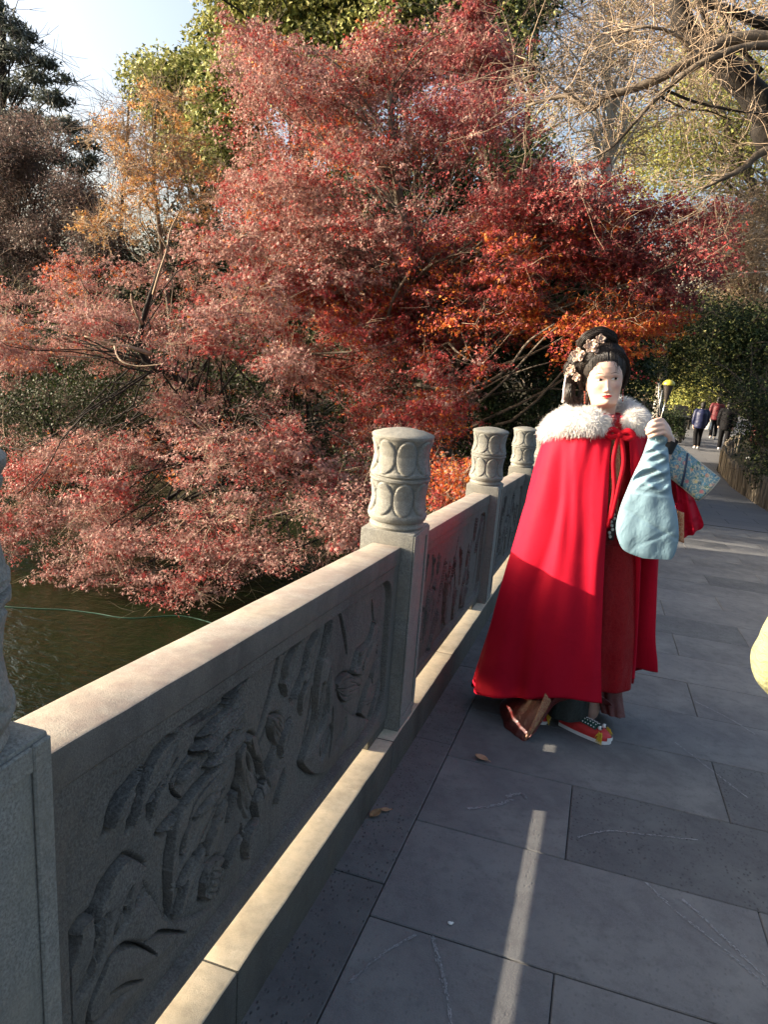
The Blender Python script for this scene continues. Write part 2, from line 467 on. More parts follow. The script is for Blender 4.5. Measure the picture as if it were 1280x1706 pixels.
def panel(ya, yb, ha, hb, res, leaves, cuts, seed=1):
    Y, H, D = carve(ya, yb, ha, hb, res, leaves, cuts, seed=seed)
    X = -.6605 + D
    P = np.stack([X, Y, H - TS * Y], 2)
    mb = MB(); mb.grid(P)
    a, b = P.shape[:2]
    bx = -.768
    edge = [P[0, :], P[:, -1], P[-1, ::-1], P[::-1, 0]]
    for e in edge:
        q = e.copy(); q[:, 0] = bx
        mb.grid(np.stack([e, q]))
    corners = [P[0, 0], P[-1, 0], P[-1, -1], P[0, -1]]
    mb.add([(bx, c[1], c[2]) for c in corners], [[0, 1, 2, 3]])
    o = mb.build('carved_panel', M_PANEL, bal); o.matrix_parent_inverse = BI
    shade_auto(o, 38)
    return o
LEAVES = {
 'duck': [(0.862, 0.614), (0.824, 0.6), (0.804, 0.571), (0.762, 0.567), (0.735, 0.522), (0.726, 0.463), (0.739, 0.36), (0.816, 0.28), (0.878, 0.297), (0.978, 0.294), (1.146, 0.292), (1.166, 0.295), (1.094, 0.329), (1.0, 0.395), (0.968, 0.453), (0.938, 0.51), (0.919, 0.545), (0.934, 0.562), (0.91, 0.591), (0.884, 0.615)],
 'wing': [(0.821, 0.461), (0.855, 0.459), (0.918, 0.413), (1.0, 0.36), (1.063, 0.317), (0.978, 0.317), (0.917, 0.33), (0.844, 0.358), (0.778, 0.371), (0.779, 0.419)],
 'leafA': [(1.011, 0.397), (1.004, 0.507), (1.02, 0.575), (1.064, 0.621), (1.136, 0.633), (1.23, 0.635), (1.258, 0.641), (1.268, 0.587), (1.227, 0.544), (1.223, 0.53), (1.172, 0.54), (1.154, 0.483), (1.102, 0.493), (1.044, 0.479), (1.021, 0.45)],
 'leafB1': [(0.839, 0.695), (0.856, 0.728), (0.894, 0.749), (0.935, 0.765), (0.921, 0.735), (0.898, 0.709), (0.885, 0.692)],
 'leafB2': [(0.895, 0.66), (0.912, 0.702), (0.935, 0.74), (0.978, 0.773), (1.04, 0.774), (1.032, 0.73), (0.983, 0.701), (0.934, 0.685)],
 'leafC': [(1.028, 0.384), (1.056, 0.424), (1.091, 0.462), (1.154, 0.483), (1.206, 0.532), (1.227, 0.528), (1.223, 0.473), (1.196, 0.431), (1.156, 0.417), (1.124, 0.399), (1.105, 0.364)],
 'leafC2': [(1.125, 0.354), (1.117, 0.404), (1.142, 0.427), (1.212, 0.396), (1.228, 0.36), (1.215, 0.317), (1.173, 0.314)],
 'leafD': [(1.269, 0.579), (1.274, 0.625), (1.319, 0.645), (1.352, 0.628), (1.371, 0.591), (1.432, 0.489), (1.43, 0.458), (1.346, 0.468), (1.329, 0.423), (1.294, 0.481)],
 'leafE': [(1.086, 0.717), (1.146, 0.725), (1.211, 0.745), (1.266, 0.772), (1.291, 0.731), (1.282, 0.694), (1.241, 0.689), (1.214, 0.67), (1.135, 0.69)],
 'leafE2': [(1.136, 0.656), (1.187, 0.668), (1.242, 0.673), (1.293, 0.689), (1.303, 0.652), (1.273, 0.634), (1.202, 0.637)],
 'leafF': [(1.433, 0.644), (1.491, 0.623), (1.519, 0.572), (1.508, 0.528), (1.452, 0.57), (1.425, 0.618)],
 'leafG': [(1.386, 0.391), (1.385, 0.345), (1.331, 0.311), (1.312, 0.356), (1.334, 0.395)],
 'leafH': [(0.959, 0.814), (1.04, 0.797), (1.132, 0.782), (1.237, 0.783), (1.327, 0.808), (1.265, 0.784), (1.157, 0.778), (1.084, 0.781), (1.019, 0.787)],
 'rock': [(1.347, 0.459), (1.379, 0.486), (1.469, 0.484), (1.495, 0.451), (1.474, 0.425), (1.4, 0.429), (1.377, 0.397)],
 'fish': [(1.66, 0.458), (1.711, 0.516), (1.712, 0.597), (1.736, 0.689), (1.785, 0.693), (1.831, 0.615), (1.875, 0.545), (1.946, 0.46), (2.09, 0.364), (2.247, 0.29), (2.127, 0.26), (1.977, 0.283), (1.86, 0.282), (1.735, 0.33), (1.643, 0.404), (1.629, 0.432)],
 'fan': [(1.871, 0.568), (1.957, 0.569), (2.094, 0.514), (2.138, 0.468), (2.075, 0.443), (1.976, 0.465), (1.893, 0.521)],
 'crest': [(2.04, 0.539), (2.06, 0.602), (2.177, 0.612), (2.238, 0.667), (2.309, 0.61), (2.301, 0.561), (2.234, 0.52), (2.167, 0.494)],
 'reed1': [(1.486, 0.712), (1.538, 0.774), (1.607, 0.807), (1.603, 0.753), (1.547, 0.689), (1.52, 0.663)],
 'reed2': [(1.621, 0.69), (1.646, 0.758), (1.723, 0.782), (1.721, 0.714), (1.681, 0.659), (1.65, 0.631)],
 'reed3': [(1.747, 0.695), (1.774, 0.767), (1.795, 0.801), (1.813, 0.735), (1.787, 0.682)],
 'tail': [(2.124, 0.362), (2.181, 0.426), (2.285, 0.464), (2.363, 0.436), (2.359, 0.317), (2.291, 0.265)],
}
CUTS = [
 ([(0.849, 0.62), (0.82, 0.59), (0.801, 0.567), (0.794, 0.503)], 0.012),
 ([(0.758, 0.555), (0.743, 0.54), (0.733, 0.518)], 0.016),
 ([(0.821, 0.461), (0.796, 0.437), (0.779, 0.419)], 0.008),
 ([(0.923, 0.413), (0.958, 0.402), (1.0, 0.371), (1.063, 0.317)], 0.006),
 ([(0.846, 0.459), (0.881, 0.44), (0.918, 0.405), (0.957, 0.354)], 0.005),
 ([(0.819, 0.395), (0.862, 0.373), (0.917, 0.33)], 0.005),
 ([(0.866, 0.527), (0.877, 0.507)], 0.006),
 ([(0.999, 0.458), (1.006, 0.397)], 0.008),
 ([(1.025, 0.447), (1.016, 0.389)], 0.008),
 ([(1.477, 0.811), (1.432, 0.707), (1.369, 0.626)], 0.017),
 ([(1.873, 0.81), (1.939, 0.708), (1.977, 0.63)], 0.014),
 ([(2.2, 0.756), (2.241, 0.654)], 0.011),
 ([(1.428, 0.639), (1.372, 0.586)], 0.008),
 ([(1.267, 0.612), (1.271, 0.545), (1.237, 0.538)], 0.011),
 ([(0.839, 0.692), (0.854, 0.735), (0.895, 0.755)], 0.010),
 ([(1.005, 0.506), (1.02, 0.582), (1.064, 0.621), (1.136, 0.637)], 0.014),
 ([(0.93, 0.761), (0.912, 0.733), (0.895, 0.66)], 0.010),
 ([(1.059, 0.624), (1.019, 0.681), (1.086, 0.717)], 0.007),
 ([(1.207, 0.498), (1.167, 0.483), (1.135, 0.456), (1.12, 0.402)], 0.010),
 ([(1.3, 0.425), (1.315, 0.318)], 0.009),
 ([(1.826, 0.51), (1.838, 0.428), (1.823, 0.346)], 0.010),
 ([(1.697, 0.623), (1.683, 0.549), (1.647, 0.463)], 0.011),
 ([(2.372, 0.433), (2.363, 0.302), (2.291, 0.265)], 0.010),
 ([(1.498, 0.787), (1.575, 0.812), (1.595, 0.815)], 0.009),
 ([(1.682, 0.649), (1.709, 0.708), (1.737, 0.768)], 0.008),
 ([(1.085, 0.774), (1.196, 0.769), (1.324, 0.805)], 0.006),
 ([(1.319, 0.637), (1.357, 0.55), (1.382, 0.449)], 0.004),
 ([(1.041, 0.725), (0.998, 0.693), (0.949, 0.68)], 0.004),
 ([(1.234, 0.7), (1.214, 0.67)], 0.009),
 ([(1.134, 0.693), (1.086, 0.714)], 0.010),
 ([(0.728, 0.522), (0.721, 0.428)], 0.014),
 ([(2.111, 0.597), (2.053, 0.558)], 0.009),
 ([(2.28, 0.568), (2.311, 0.52)], 0.008),
 ([(0.862, 0.826), (0.874, 0.823)], 0.010),
 ([(1.045, 0.812), (1.084, 0.794)], 0.008),
 ([(1.218, 0.573), (1.139, 0.524), (1.091, 0.477)], 0.004),
 ([(1.189, 0.62), (1.088, 0.6), (1.043, 0.509)], 0.004),
 ([(1.846, 0.556), (1.874, 0.55)], 0.006),
]
REEDS = [
 [(0.978, 0.602), (1.007, 0.591), (1.041, 0.589), (1.066, 0.6), (1.076, 0.614), (1.054, 0.613), (1.023, 0.611), (0.994, 0.607)],
 [(1.041, 0.669), (1.061, 0.669), (1.088, 0.672), (1.116, 0.676), (1.135, 0.678), (1.107, 0.686), (1.074, 0.688), (1.05, 0.681)],
 [(0.934, 0.688), (0.961, 0.682), (0.993, 0.684), (1.015, 0.698), (1.024, 0.713), (1.005, 0.708), (0.977, 0.701), (0.95, 0.695)],
 [(1.21, 0.764), (1.234, 0.769), (1.267, 0.779), (1.301, 0.79), (1.325, 0.797), (1.288, 0.799), (1.246, 0.795), (1.219, 0.781)],
 [(1.109, 0.735), (1.15, 0.726), (1.2, 0.727), (1.24, 0.742), (1.259, 0.759), (1.227, 0.753), (1.181, 0.746), (1.136, 0.74)],
 [(1.161, 0.665), (1.186, 0.665), (1.223, 0.669), (1.26, 0.673), (1.286, 0.676), (1.248, 0.685), (1.204, 0.688), (1.173, 0.68)],
 [(1.089, 0.57), (1.124, 0.556), (1.165, 0.553), (1.193, 0.564), (1.204, 0.581), (1.177, 0.581), (1.14, 0.58), (1.107, 0.576)],
 [(1.043, 0.509), (1.066, 0.514), (1.094, 0.527), (1.121, 0.543), (1.138, 0.555), (1.103, 0.561), (1.065, 0.555), (1.045, 0.535)],
 [(1.027, 0.446), (1.056, 0.438), (1.085, 0.443), (1.1, 0.463), (1.103, 0.485), (1.085, 0.478), (1.061, 0.468), (1.038, 0.456)],
 [(1.142, 0.443), (1.159, 0.453), (1.182, 0.473), (1.205, 0.493), (1.221, 0.507), (1.189, 0.507), (1.156, 0.495), (1.141, 0.47)],
 [(1.304, 0.627), (1.303, 0.604), (1.322, 0.562), (1.36, 0.514), (1.397, 0.476), (1.379, 0.508), (1.352, 0.553), (1.325, 0.598)],
 [(1.356, 0.568), (1.368, 0.546), (1.389, 0.511), (1.411, 0.476), (1.426, 0.451), (1.424, 0.471), (1.41, 0.505), (1.383, 0.541)],
 [(1.277, 0.575), (1.272, 0.555), (1.28, 0.52), (1.305, 0.476), (1.332, 0.442), (1.32, 0.47), (1.303, 0.51), (1.288, 0.549)],
 [(1.506, 0.705), (1.523, 0.72), (1.544, 0.745), (1.564, 0.771), (1.577, 0.788), (1.543, 0.781), (1.509, 0.762), (1.498, 0.732)],
 [(1.552, 0.641), (1.594, 0.645), (1.634, 0.666), (1.651, 0.699), (1.649, 0.728), (1.631, 0.709), (1.602, 0.683), (1.571, 0.658)],
 [(1.625, 0.564), (1.641, 0.582), (1.659, 0.613), (1.678, 0.644), (1.692, 0.665), (1.654, 0.656), (1.619, 0.633), (1.611, 0.597)],
 [(1.707, 0.456), (1.751, 0.469), (1.78, 0.51), (1.772, 0.568), (1.746, 0.615), (1.74, 0.582), (1.728, 0.535), (1.713, 0.489)],
 [(1.801, 0.499), (1.804, 0.53), (1.805, 0.577), (1.811, 0.622), (1.818, 0.651), (1.786, 0.632), (1.765, 0.594), (1.773, 0.543)],
 [(1.877, 0.354), (1.932, 0.346), (1.98, 0.357), (1.993, 0.389), (1.983, 0.422), (1.956, 0.411), (1.919, 0.393), (1.888, 0.373)],
 [(1.769, 0.362), (1.793, 0.373), (1.813, 0.4), (1.828, 0.43), (1.835, 0.452), (1.791, 0.45), (1.753, 0.434), (1.748, 0.4)],
 [(2.023, 0.546), (2.059, 0.547), (2.085, 0.561), (2.087, 0.587), (2.075, 0.609), (2.062, 0.597), (2.043, 0.58), (2.027, 0.561)],
 [(2.127, 0.52), (2.155, 0.532), (2.191, 0.553), (2.229, 0.574), (2.256, 0.588), (2.202, 0.586), (2.147, 0.574), (2.122, 0.548)],
 [(2.153, 0.559), (2.207, 0.563), (2.26, 0.581), (2.283, 0.614), (2.282, 0.643), (2.26, 0.624), (2.222, 0.598), (2.18, 0.575)],
 [(2.256, 0.423), (2.279, 0.435), (2.308, 0.456), (2.337, 0.477), (2.358, 0.491), (2.309, 0.49), (2.263, 0.477), (2.246, 0.451)],
 [(2.246, 0.298), (2.306, 0.298), (2.353, 0.321), (2.358, 0.366), (2.338, 0.406), (2.319, 0.384), (2.289, 0.352), (2.259, 0.321)],
 [(1.145, 0.343), (1.153, 0.353), (1.16, 0.373), (1.166, 0.394), (1.169, 0.408), (1.152, 0.405), (1.137, 0.392), (1.136, 0.368)],
 [(1.187, 0.312), (1.205, 0.314), (1.219, 0.329), (1.219, 0.355), (1.212, 0.379), (1.206, 0.366), (1.198, 0.347), (1.189, 0.327)],
 [(0.797, 0.475), (0.805, 0.485), (0.813, 0.506), (0.819, 0.528), (0.823, 0.544), (0.808, 0.539), (0.794, 0.525), (0.791, 0.5)],
 [(0.75, 0.452), (0.767, 0.45), (0.783, 0.459), (0.79, 0.48), (0.79, 0.5), (0.781, 0.491), (0.768, 0.478), (0.756, 0.464)],
 [(1.228, 0.351), (1.246, 0.359), (1.271, 0.374), (1.298, 0.388), (1.318, 0.397), (1.285, 0.4), (1.25, 0.394), (1.231, 0.374)],
 [(1.412, 0.504), (1.438, 0.502), (1.461, 0.512), (1.467, 0.532), (1.463, 0.551), (1.451, 0.543), (1.433, 0.53), (1.418, 0.516)],
 [(0.958, 0.634), (0.965, 0.646), (0.973, 0.666), (0.982, 0.685), (0.988, 0.698), (0.973, 0.692), (0.959, 0.677), (0.954, 0.655)],
 [(0.838, 0.492), (0.86, 0.49), (0.878, 0.502), (0.885, 0.527), (0.883, 0.551), (0.872, 0.541), (0.856, 0.525), (0.843, 0.508)],
 [(0.9, 0.511), (0.912, 0.505), (0.927, 0.501), (0.94, 0.501), (0.948, 0.503), (0.933, 0.513), (0.916, 0.521), (0.904, 0.519)],
 [(1.223, 0.473), (1.247, 0.476), (1.267, 0.493), (1.27, 0.523), (1.263, 0.549), (1.254, 0.534), (1.241, 0.512), (1.228, 0.49)],
 [(1.507, 0.493), (1.521, 0.508), (1.535, 0.536), (1.549, 0.564), (1.558, 0.582), (1.527, 0.576), (1.5, 0.556), (1.494, 0.524)],
 [(1.479, 0.374), (1.51, 0.373), (1.536, 0.387), (1.54, 0.415), (1.532, 0.442), (1.519, 0.43), (1.5, 0.411), (1.484, 0.391)],
]

def random_relief(ya, yb, ha, hb, seed):
    r = np.random.default_rng(seed); Ls = []; Cs = []
    for k in range(26):
        c = np.array([r.uniform(ya + .12, yb - .12), r.uniform(ha + .09, hb - .1)])
        a = r.uniform(.7, 2.0); L = r.uniform(.05, .14); wd = L * r.uniform(.18, .36)
        u = np.array([math.cos(a), math.sin(a)]); v = np.array([-u[1], u[0]]); bend = r.uniform(-.3, .3) * L
        Ls.append([tuple(c + u * L * s + v * (wd * math.sqrt(max(0, 1 - s * s)) * sg + bend * s * s)) for s, sg in ((-1, 0), (-.6, 1), (0, 1.1), (.5, .9), (1, 0), (.5, -.9), (0, -1.1), (-.6, -1))])
        if k % 2 == 0: Cs.append(([tuple(c + u * L * s + v * (wd * 1.25 + bend * s * s)) for s in (-1.2, -.4, .4, 1.2)], r.uniform(.008, .017)))
    for k in range(10):
        c = np.array([r.uniform(ya + .15, yb - .15), r.uniform(ha + .1, hb - .12)]); a = r.uniform(1.0, 2.0); L = r.uniform(.06, .2)
        Cs.append(([(c[0] + math.cos(a) * L * s + .02 * math.sin(3 * s + k), c[1] + math.sin(a) * L * s) for s in (-1, -.5, 0, .5, 1)], r.uniform(.008, .016)))
    return Ls, Cs
HA, HB = .212, .838
ends = [(y0 + .2165, y1 - .0015) for y0, y1 in zip(POSTS[:-1], POSTS[1:])]
for k, (ya, yb) in enumerate(ends):
    if k == 0:
        PLAIN = tuple(i for i, nm_ in enumerate(LEAVES) if nm_ in ('duck', 'wing', 'fish', 'rock')); panel(ya, yb, HA, HB, .0028, list(LEAVES.values()) + REEDS, CUTS); PLAIN = ()
    else:
        Ls, Cs = random_relief(ya, yb, HA, HB, 20 + k); panel(ya, yb, HA, HB, (.006, .009, .014)[k - 1], Ls, Cs, 20 + k)
panel(-1.56, .4385, HA, HB, .02, *random_relief(-1.56, .43, HA, HB, 40))
for ya, yb in ends + [(-1.56, .4385)]:
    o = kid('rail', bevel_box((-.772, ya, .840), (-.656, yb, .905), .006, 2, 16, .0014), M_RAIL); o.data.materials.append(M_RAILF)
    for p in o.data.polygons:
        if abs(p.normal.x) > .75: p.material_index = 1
    for a, l_ in ((ya, .06), (yb - .20, .20)):
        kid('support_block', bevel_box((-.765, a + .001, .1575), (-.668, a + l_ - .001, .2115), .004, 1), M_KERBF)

# ------------------------------------------------------------------ path, terrain, water
def lerp_tab(y, T): return np.interp(y, [t[0] for t in T], [t[1] for t in T])
PATH_L = [(12, -.9), (16, -.6), (20, .35), (26, 1.75), (32, 2.5), (40, 4.2), (60, 10)]
PATH_R = [(12, 3.75), (15.5, 3.45), (19, 3.3), (23, 3.25), (26.6, 3.85), (32, 5.0), (40, 7.0), (60, 13)]
FENCE = [(11.4, 3.78), (13.5, 3.5), (15.5, 3.27), (18.5, 3.28), (22.3, 3.32), (23.6, 3.42), (26.6, 4.0), (29, 4.7)]
ys = np.arange(12.35, 60, .6); P = []
for y_ in ys:
    a, b = lerp_tab(y_, PATH_L), lerp_tab(y_, PATH_R)
    P.append([(a + (b - a) * t, y_, float(ground_z(y_)) - .002) for t in np.linspace(0, 1, 9)])
mb = MB(); mb.grid(np.array(P), flip=True)
m = NT('path_paving', .85, .2)
bk = m.node('ShaderNodeTexBrick'); bk.inputs['Scale'].default_value = 1.0; bk.inputs['Mortar Size'].default_value = .006
bk.inputs['Brick Width'].default_value = 1.08; bk.inputs['Row Height'].default_value = .513
bk.inputs['Color1'].default_value = (.135, .137, .142, 1); bk.inputs['Color2'].default_value = (.115, .118, .125, 1); bk.inputs['Mortar'].default_value = (.04, .04, .04, 1)
m.L(m.tc.outputs['Object'], bk.inputs['Vector'])
m.color(m.mix(m.ramp(m.noise(1.2, 6), [(.4, 0.0), (.7, .4)]), bk.outputs[0], (.17, .165, .155))); m.bump(m.noise(60, 4), .4, .006)
tag(mb.build('path', m.m), kind='structure')

gx = np.concatenate([np.arange(-90, -24, 6), np.arange(-24, 14, .6), np.arange(14, 92, 6)])
gy = np.concatenate([np.arange(-14, 8, 2), np.arange(8, 44, .6), np.arange(44, 160, 6)])
GX, GY = np.meshgrid(gx, gy, indexing='ij')
nz = np.zeros(GX.shape)
for i in range(GX.shape[0]):
    for j in range(GX.shape[1]):
        nz[i, j] = mnoise.noise(Vector((GX[i, j] * .35, GY[i, j] * .35, 0))) * .22
land = np.where(GX > -3, ground_z(GY) - .05, -1.75)
land = land * smoothstep(-6, -.5, GX) + (-1.75 + .06 * np.clip(GY - 14, 0, 40)) * (1 - smoothstep(-6, -.5, GX)) if False else land
pl = lerp_tab(np.clip(GY, 12, 60), PATH_L)
left_rise = np.clip(pl - GX - .3, 0, 30)
land = ground_z(GY) - .06 + np.minimum(left_rise * .12, 1.0) * smoothstep(13, 18, GY) + nz * (smoothstep(.3, 1.5, left_rise) + smoothstep(5, 8, GX))
bank_y = 13.0 + .12 * np.clip(-GX - 1, 0, 12) + nz * 3
land = -3.7 + (land + 3.7) * smoothstep(bank_y - 1.0, bank_y + 1.3, GY)
land = np.where((GX > 4.5) & (GY < 13), np.maximum(land, ground_z(GY) - .5), land)
mb = MB(); mb.grid(np.stack([GX, GY, land], 2))
m = NT('soil_and_litter', .95, .1)
c = m.ramp(m.noise(1.1, 7, .7), [(.3, (.018, .022, .010)), (.5, (.035, .032, .018)), (.7, (.055, .042, .026))])
c = m.mix(m.ramp(m.voro(14), [(.1, .55), (.35, 0.0)]), c, (.09, .055, .03)); m.color(c); m.bump(m.noise(9, 6, .7), .8, .05)
tag(mb.build('terrain', m.m, smooth=True), kind='structure')
m = NT('pond_water', .035, .5)
m.color(m.ramp(m.noise(.35, 4), [(.3, (.003, .007, .002)), (.7, (.006, .013, .004))])); m.b.inputs['IOR'].default_value = 1.33
m.bump(m.noise(5.5, 4, .55, m.mapping((1, 1.6, 1), (0, 0, .3)), .4), .45, .05); m.bump(m.noise(24, 2, .5), .08, .02)
mb = MB(); mb.add([(-90, -14, -2.5), (40, -14, -2.5), (40, 30, -2.5), (-90, 30, -2.5)], [[0, 1, 2, 3]])
tag(mb.build('pond_water', m.m), kind='structure')

# scratches and spots worn into the slabs: thin pale scuffs lying on the stone
def scuff(pts, wdt, seed):
    r = np.random.default_rng(seed); pts = catmull(np.array(pts, float), 60); mbx = MB()
    t = np.gradient(pts, axis=0); t /= np.linalg.norm(t, axis=1)[:, None]; nrm = np.stack([-t[:, 1], t[:, 0]], 1)
    for i in range(len(pts) - 1):
        for _ in range(4):
            if r.random() < .42: continue
            a = pts[i] + (pts[i + 1] - pts[i]) * r.random() + nrm[i] * r.normal(0, wdt * .5); L = r.uniform(.003, .012); q = min(.0016, wdt * r.uniform(.1, .40))
            b = a + t[i] * L
            V = [(*(a - nrm[i] * q),), (*(a + nrm[i] * q * .7),), (*(b + nrm[i] * q),), (*(b - nrm[i] * q * .8),)]
            mbx.add([(x, y_, -TS * y_ + .0024) for x, y_ in V], [[0, 1, 2, 3]])
    return mbx
mb = MB()
for k, (pts, wd) in enumerate([([(-.261, 1.626), (-.22, 1.54), (-.19, 1.47), (-.15, 1.36)], .0055), ([(.315, 2.137), (.40, 2.03), (.52, 1.91), (.62, 1.80)], .005), ([(.42, 2.10), (.5, 2.0), (.6, 1.86)], .006),
                               ([(-.416, 1.382), (-.37, 1.5), (-.307, 1.605)], .004), ([(.10, 2.29), (.2, 2.38), (.33, 2.42), (.5, 2.47)], .004), ([(.5, 3.3), (.62, 3.1), (.74, 2.9)], .004),
                               ([(-.17, 2.44), (-.12, 2.49), (-.10, 2.47)], .007), ([(-.29, 2.29), (-.2, 2.36), (-.15, 2.43)], .008), ([(.9, 3.6), (.8, 3.75), (.66, 3.9)], .005)]):
    s = scuff(pts, wd, k)
    for V, C in zip(s.V, s.C): mb.V.append(V); mb.C.append(C)
    mb.F += [[i + mb.n for i in f] for f in s.F]; mb.n += s.n
o = mb.build('scuff_marks', M_CHALK, deck); tag(o, kind='stuff')
# ------------------------------------------------------------------ the woman in the red cape
Z0 = -TS * 3.25
W = empty('person', (0, 3.25, Z0), 'woman in a long red cape with white fur collar and ornamented black hair', 'person')
M_SKIN = NT('fair_skin', .48, .4); _f = M_SKIN.noise(60, 4)
M_SKIN.color(M_SKIN.mix(M_SKIN.attr('Col'), M_SKIN.ramp(_f, [(.3, (.54, .365, .285)), (.7, (.58, .405, .32))]), (.44, .165, .135)))
M_SKIN.b.inputs['Subsurface Weight'].default_value = .25; M_SKIN.b.inputs['Subsurface Radius'].default_value = (.010, .004, .002); M_SKIN.b.inputs['Subsurface Scale'].default_value = .5
M_SKIN = M_SKIN.m
M_LIP = plain('red_lips', (.55, .03, .035), .35, .5, .08)
def hair_mat():
    m = NT('black_hair', .55, .25); n = m.noise(26, 5, .6, m.mapping((1, 1, 5)))
    m.color(m.ramp(n, [(.3, (.006, .005, .005)), (.75, (.030, .022, .018))])); m.bump(m.noise(70, 3, .6, m.mapping((3, 3, .7), (.5, .3, 0))), .6, .004); return m.m
M_HAIR = hair_mat()
M_EYEW = plain('eye_white', (.72, .68, .64), .25, .5, .03); M_IRIS = plain('dark_iris', (.012, .008, .006), .12, .6, .1)
M_BROW = plain('brow_hair', (.10, .065, .05), .8, .2, .1)

HC = np.array([-.040, -.015, 1.618]); YAW = math.radians(10); ROLL = math.radians(8)
_Rz = np.array([[math.cos(YAW), -math.sin(YAW), 0], [math.sin(YAW), math.cos(YAW), 0], [0, 0, 1]])
_Ry = np.array([[math.cos(ROLL), 0, -math.sin(ROLL)], [0, 1, 0], [math.sin(ROLL), 0, math.cos(ROLL)]])
HR = _Rz @ _Ry
def hd(P): return np.asarray(P, float) @ HR.T + HC
zt = [-.205, -.16, -.135, -.122, -.114, -.108, -.103, -.096, -.088, -.078, -.066, -.05, -.03, -.01, .01, .03, .05, .07, .088, .10, .110, .115]
ft = [.020, .026, .032, .040, .054, .070, .079, .0845, .0865, .086, .0865, .0885, .0895, .089, .0915, .0935, .0915, .083, .067, .050, .026, .004]
bt = [.072, .070, .068, .068, .069, .070, .071, .073, .075, .078, .081, .086, .092, .096, .099, .099, .096, .089, .076, .060, .034, .004]
wt = [.052, .050, .049, .0495, .0505, .0520, .0530, .0545, .0565, .0590, .0625, .0665, .0710, .0735, .0745, .0740, .0695, .064, .054, .042, .023, .003]
cf = [.012, .012, .011, .009, .006, .002, 0, 0, 0, 0, 0, 0, 0, 0, 0, 0, 0, 0, 0, 0, 0, 0]
def g(x, z, cx_, cz_, sx, sz): return np.exp(-((x - cx_) / sx) ** 2 - ((z - cz_) / sz) ** 2)
def face_disp(x, z):
    ax = np.abs(x); d = 0
    d = d + .0125 * g(x, z, 0, -.043, .0092, .0090) + .0058 * g(x, z, 0, -.030, .0072, .016) + .004 * g(x, z, 0, -.010, .006, .014)
    d = d + .0052 * g(ax, z, .0105, -.045, .0058, .0062) - .003 * g(ax, z, .006, -.0525, .004, .003)
    d = d - .0070 * g(ax, z, .029, .000, .017, .0105) + .0045 * g(ax, z, .031, .001, .0125, .0065)
    d = d + .003 * g(ax, z, .032, .017, .02, .006) - .004 * g(x, z, 0, .002, .010, .010)
    d = d + .0052 * g(ax, z, .043, -.030, .018, .018) - .0025 * g(ax, z, .040, -.066, .014, .016)
    d = d + .0062 * g(ax, z, .007, -.0625, .012, .0045) + .0060 * g(x, z, 0, -.0725, .012, .0050) - .0042 * g(x, z, 0, -.0672, .017, .0016)
    d = d + 0 - .0025 * g(x, z, 0, -.0555, .004, .005) - .003 * g(x, z, 0, -.080, .016, .004) + .0055 * g(x, z, 0, -.093, .015, .010)
    return d * .86
def face_y(x, z):
    w_, f_ = np.interp(z, zt, wt), np.interp(z, zt, ft)
    s = np.clip(x / w_, -1, 1); return -f_ * np.maximum(1 - s * s, 0) ** .42 - face_disp(x, z)
zz = np.concatenate([np.linspace(-.205, -.112, 26, endpoint=False), np.linspace(-.112, .04, 110, endpoint=False), np.linspace(.04, .115, 40)])
na = 200; aa = np.linspace(-PI, PI, na, endpoint=False); rows = []
for z in zz:
    w_, f_, b_, c_ = (np.interp(z, zt, q) for q in (wt, ft, bt, cf))
    sn, cs = np.sin(aa), np.cos(aa); fr = cs > 0
    taper = 1 - .34 * (cs > .2) * smoothstep(-.025, -.090, z) * (cs - .2)
    x = w_ * sn * taper
    y = np.where(fr, -f_ * np.abs(cs) ** .84, b_ * np.abs(cs) ** .92)
    y = np.where(fr, y - face_disp(x, z) * smoothstep(.0, .3, cs), y)
    rows.append(np.stack([x, y + c_, np.full(na, z)], 1))
HEADV = np.array(rows)
mb = MB(); mb.grid(hd(HEADV), closed_u=True); mb.F.append([len(zz) * na - na + j for j in range(na)])
# ears belong to the same skin
for s in (-1, 1):
    E_ = []
    for i, t in enumerate(np.linspace(0, PI, 14)):
        a = np.linspace(0, 2 * PI, 16, endpoint=False); rr = math.sin(t) + .02
        E_.append(np.stack([s * (.071 + .010 * rr * np.abs(np.cos(a)) * .6 - .003 + 0 * a), .012 + .014 * rr * np.cos(a), -.018 + .030 * np.cos(t) + .006 * rr * np.sin(a)], 1))
    mb.grid(hd(np.array(E_)), closed_u=True)
limb = MB()
def T(p, r, e=None, s=12): limb.tube(catmull(p, 12), np.interp(np.linspace(0, 1, 12), np.linspace(0, 1, len(r)), r), s)
T([(.03, .02, .90), (.04, .02, 1.05), (.0, .02, 1.25), (-.03, .02, 1.36)], [.13, .11, .125, .11])
T([(-.03, .02, 1.34), (-.025, .015, 1.42), (-.02, .005, 1.47)], [.07, .052, .047])
T([(-.04, .02, 1.36), (-.18, .02, 1.345), (-.215, .0, 1.2), (-.215, -.02, 1.08), (-.16, -.09, .98), (-.10, -.12, .95)], [.06, .056, .045, .04, .034, .026])
T([(0, .02, 1.36), (.09, .02, 1.36), (.17, -.05, 1.22), (.20, -.12, 1.13), (.225, -.16, 1.25), (.245, -.188, 1.40)], [.06, .056, .044, .040, .034, .0235])
for sx, kx in ((-.04, -.06), (.10, .12)):
    T([(sx, .02, .92), (kx, .0, .5), (kx, .03, .10), (kx + .01, .02, .05)], [.085, .058, .036, .036])
VV, FF = voxel_mesh(limb, .016); mb.add(VV, FF)
hand = MB()
def FT(p, r): hand.tube(catmull(p, 9), np.interp(np.linspace(0, 1, 9), np.linspace(0, 1, len(r)), r), 10)
Wp = np.array((.244, -.192, 1.405))
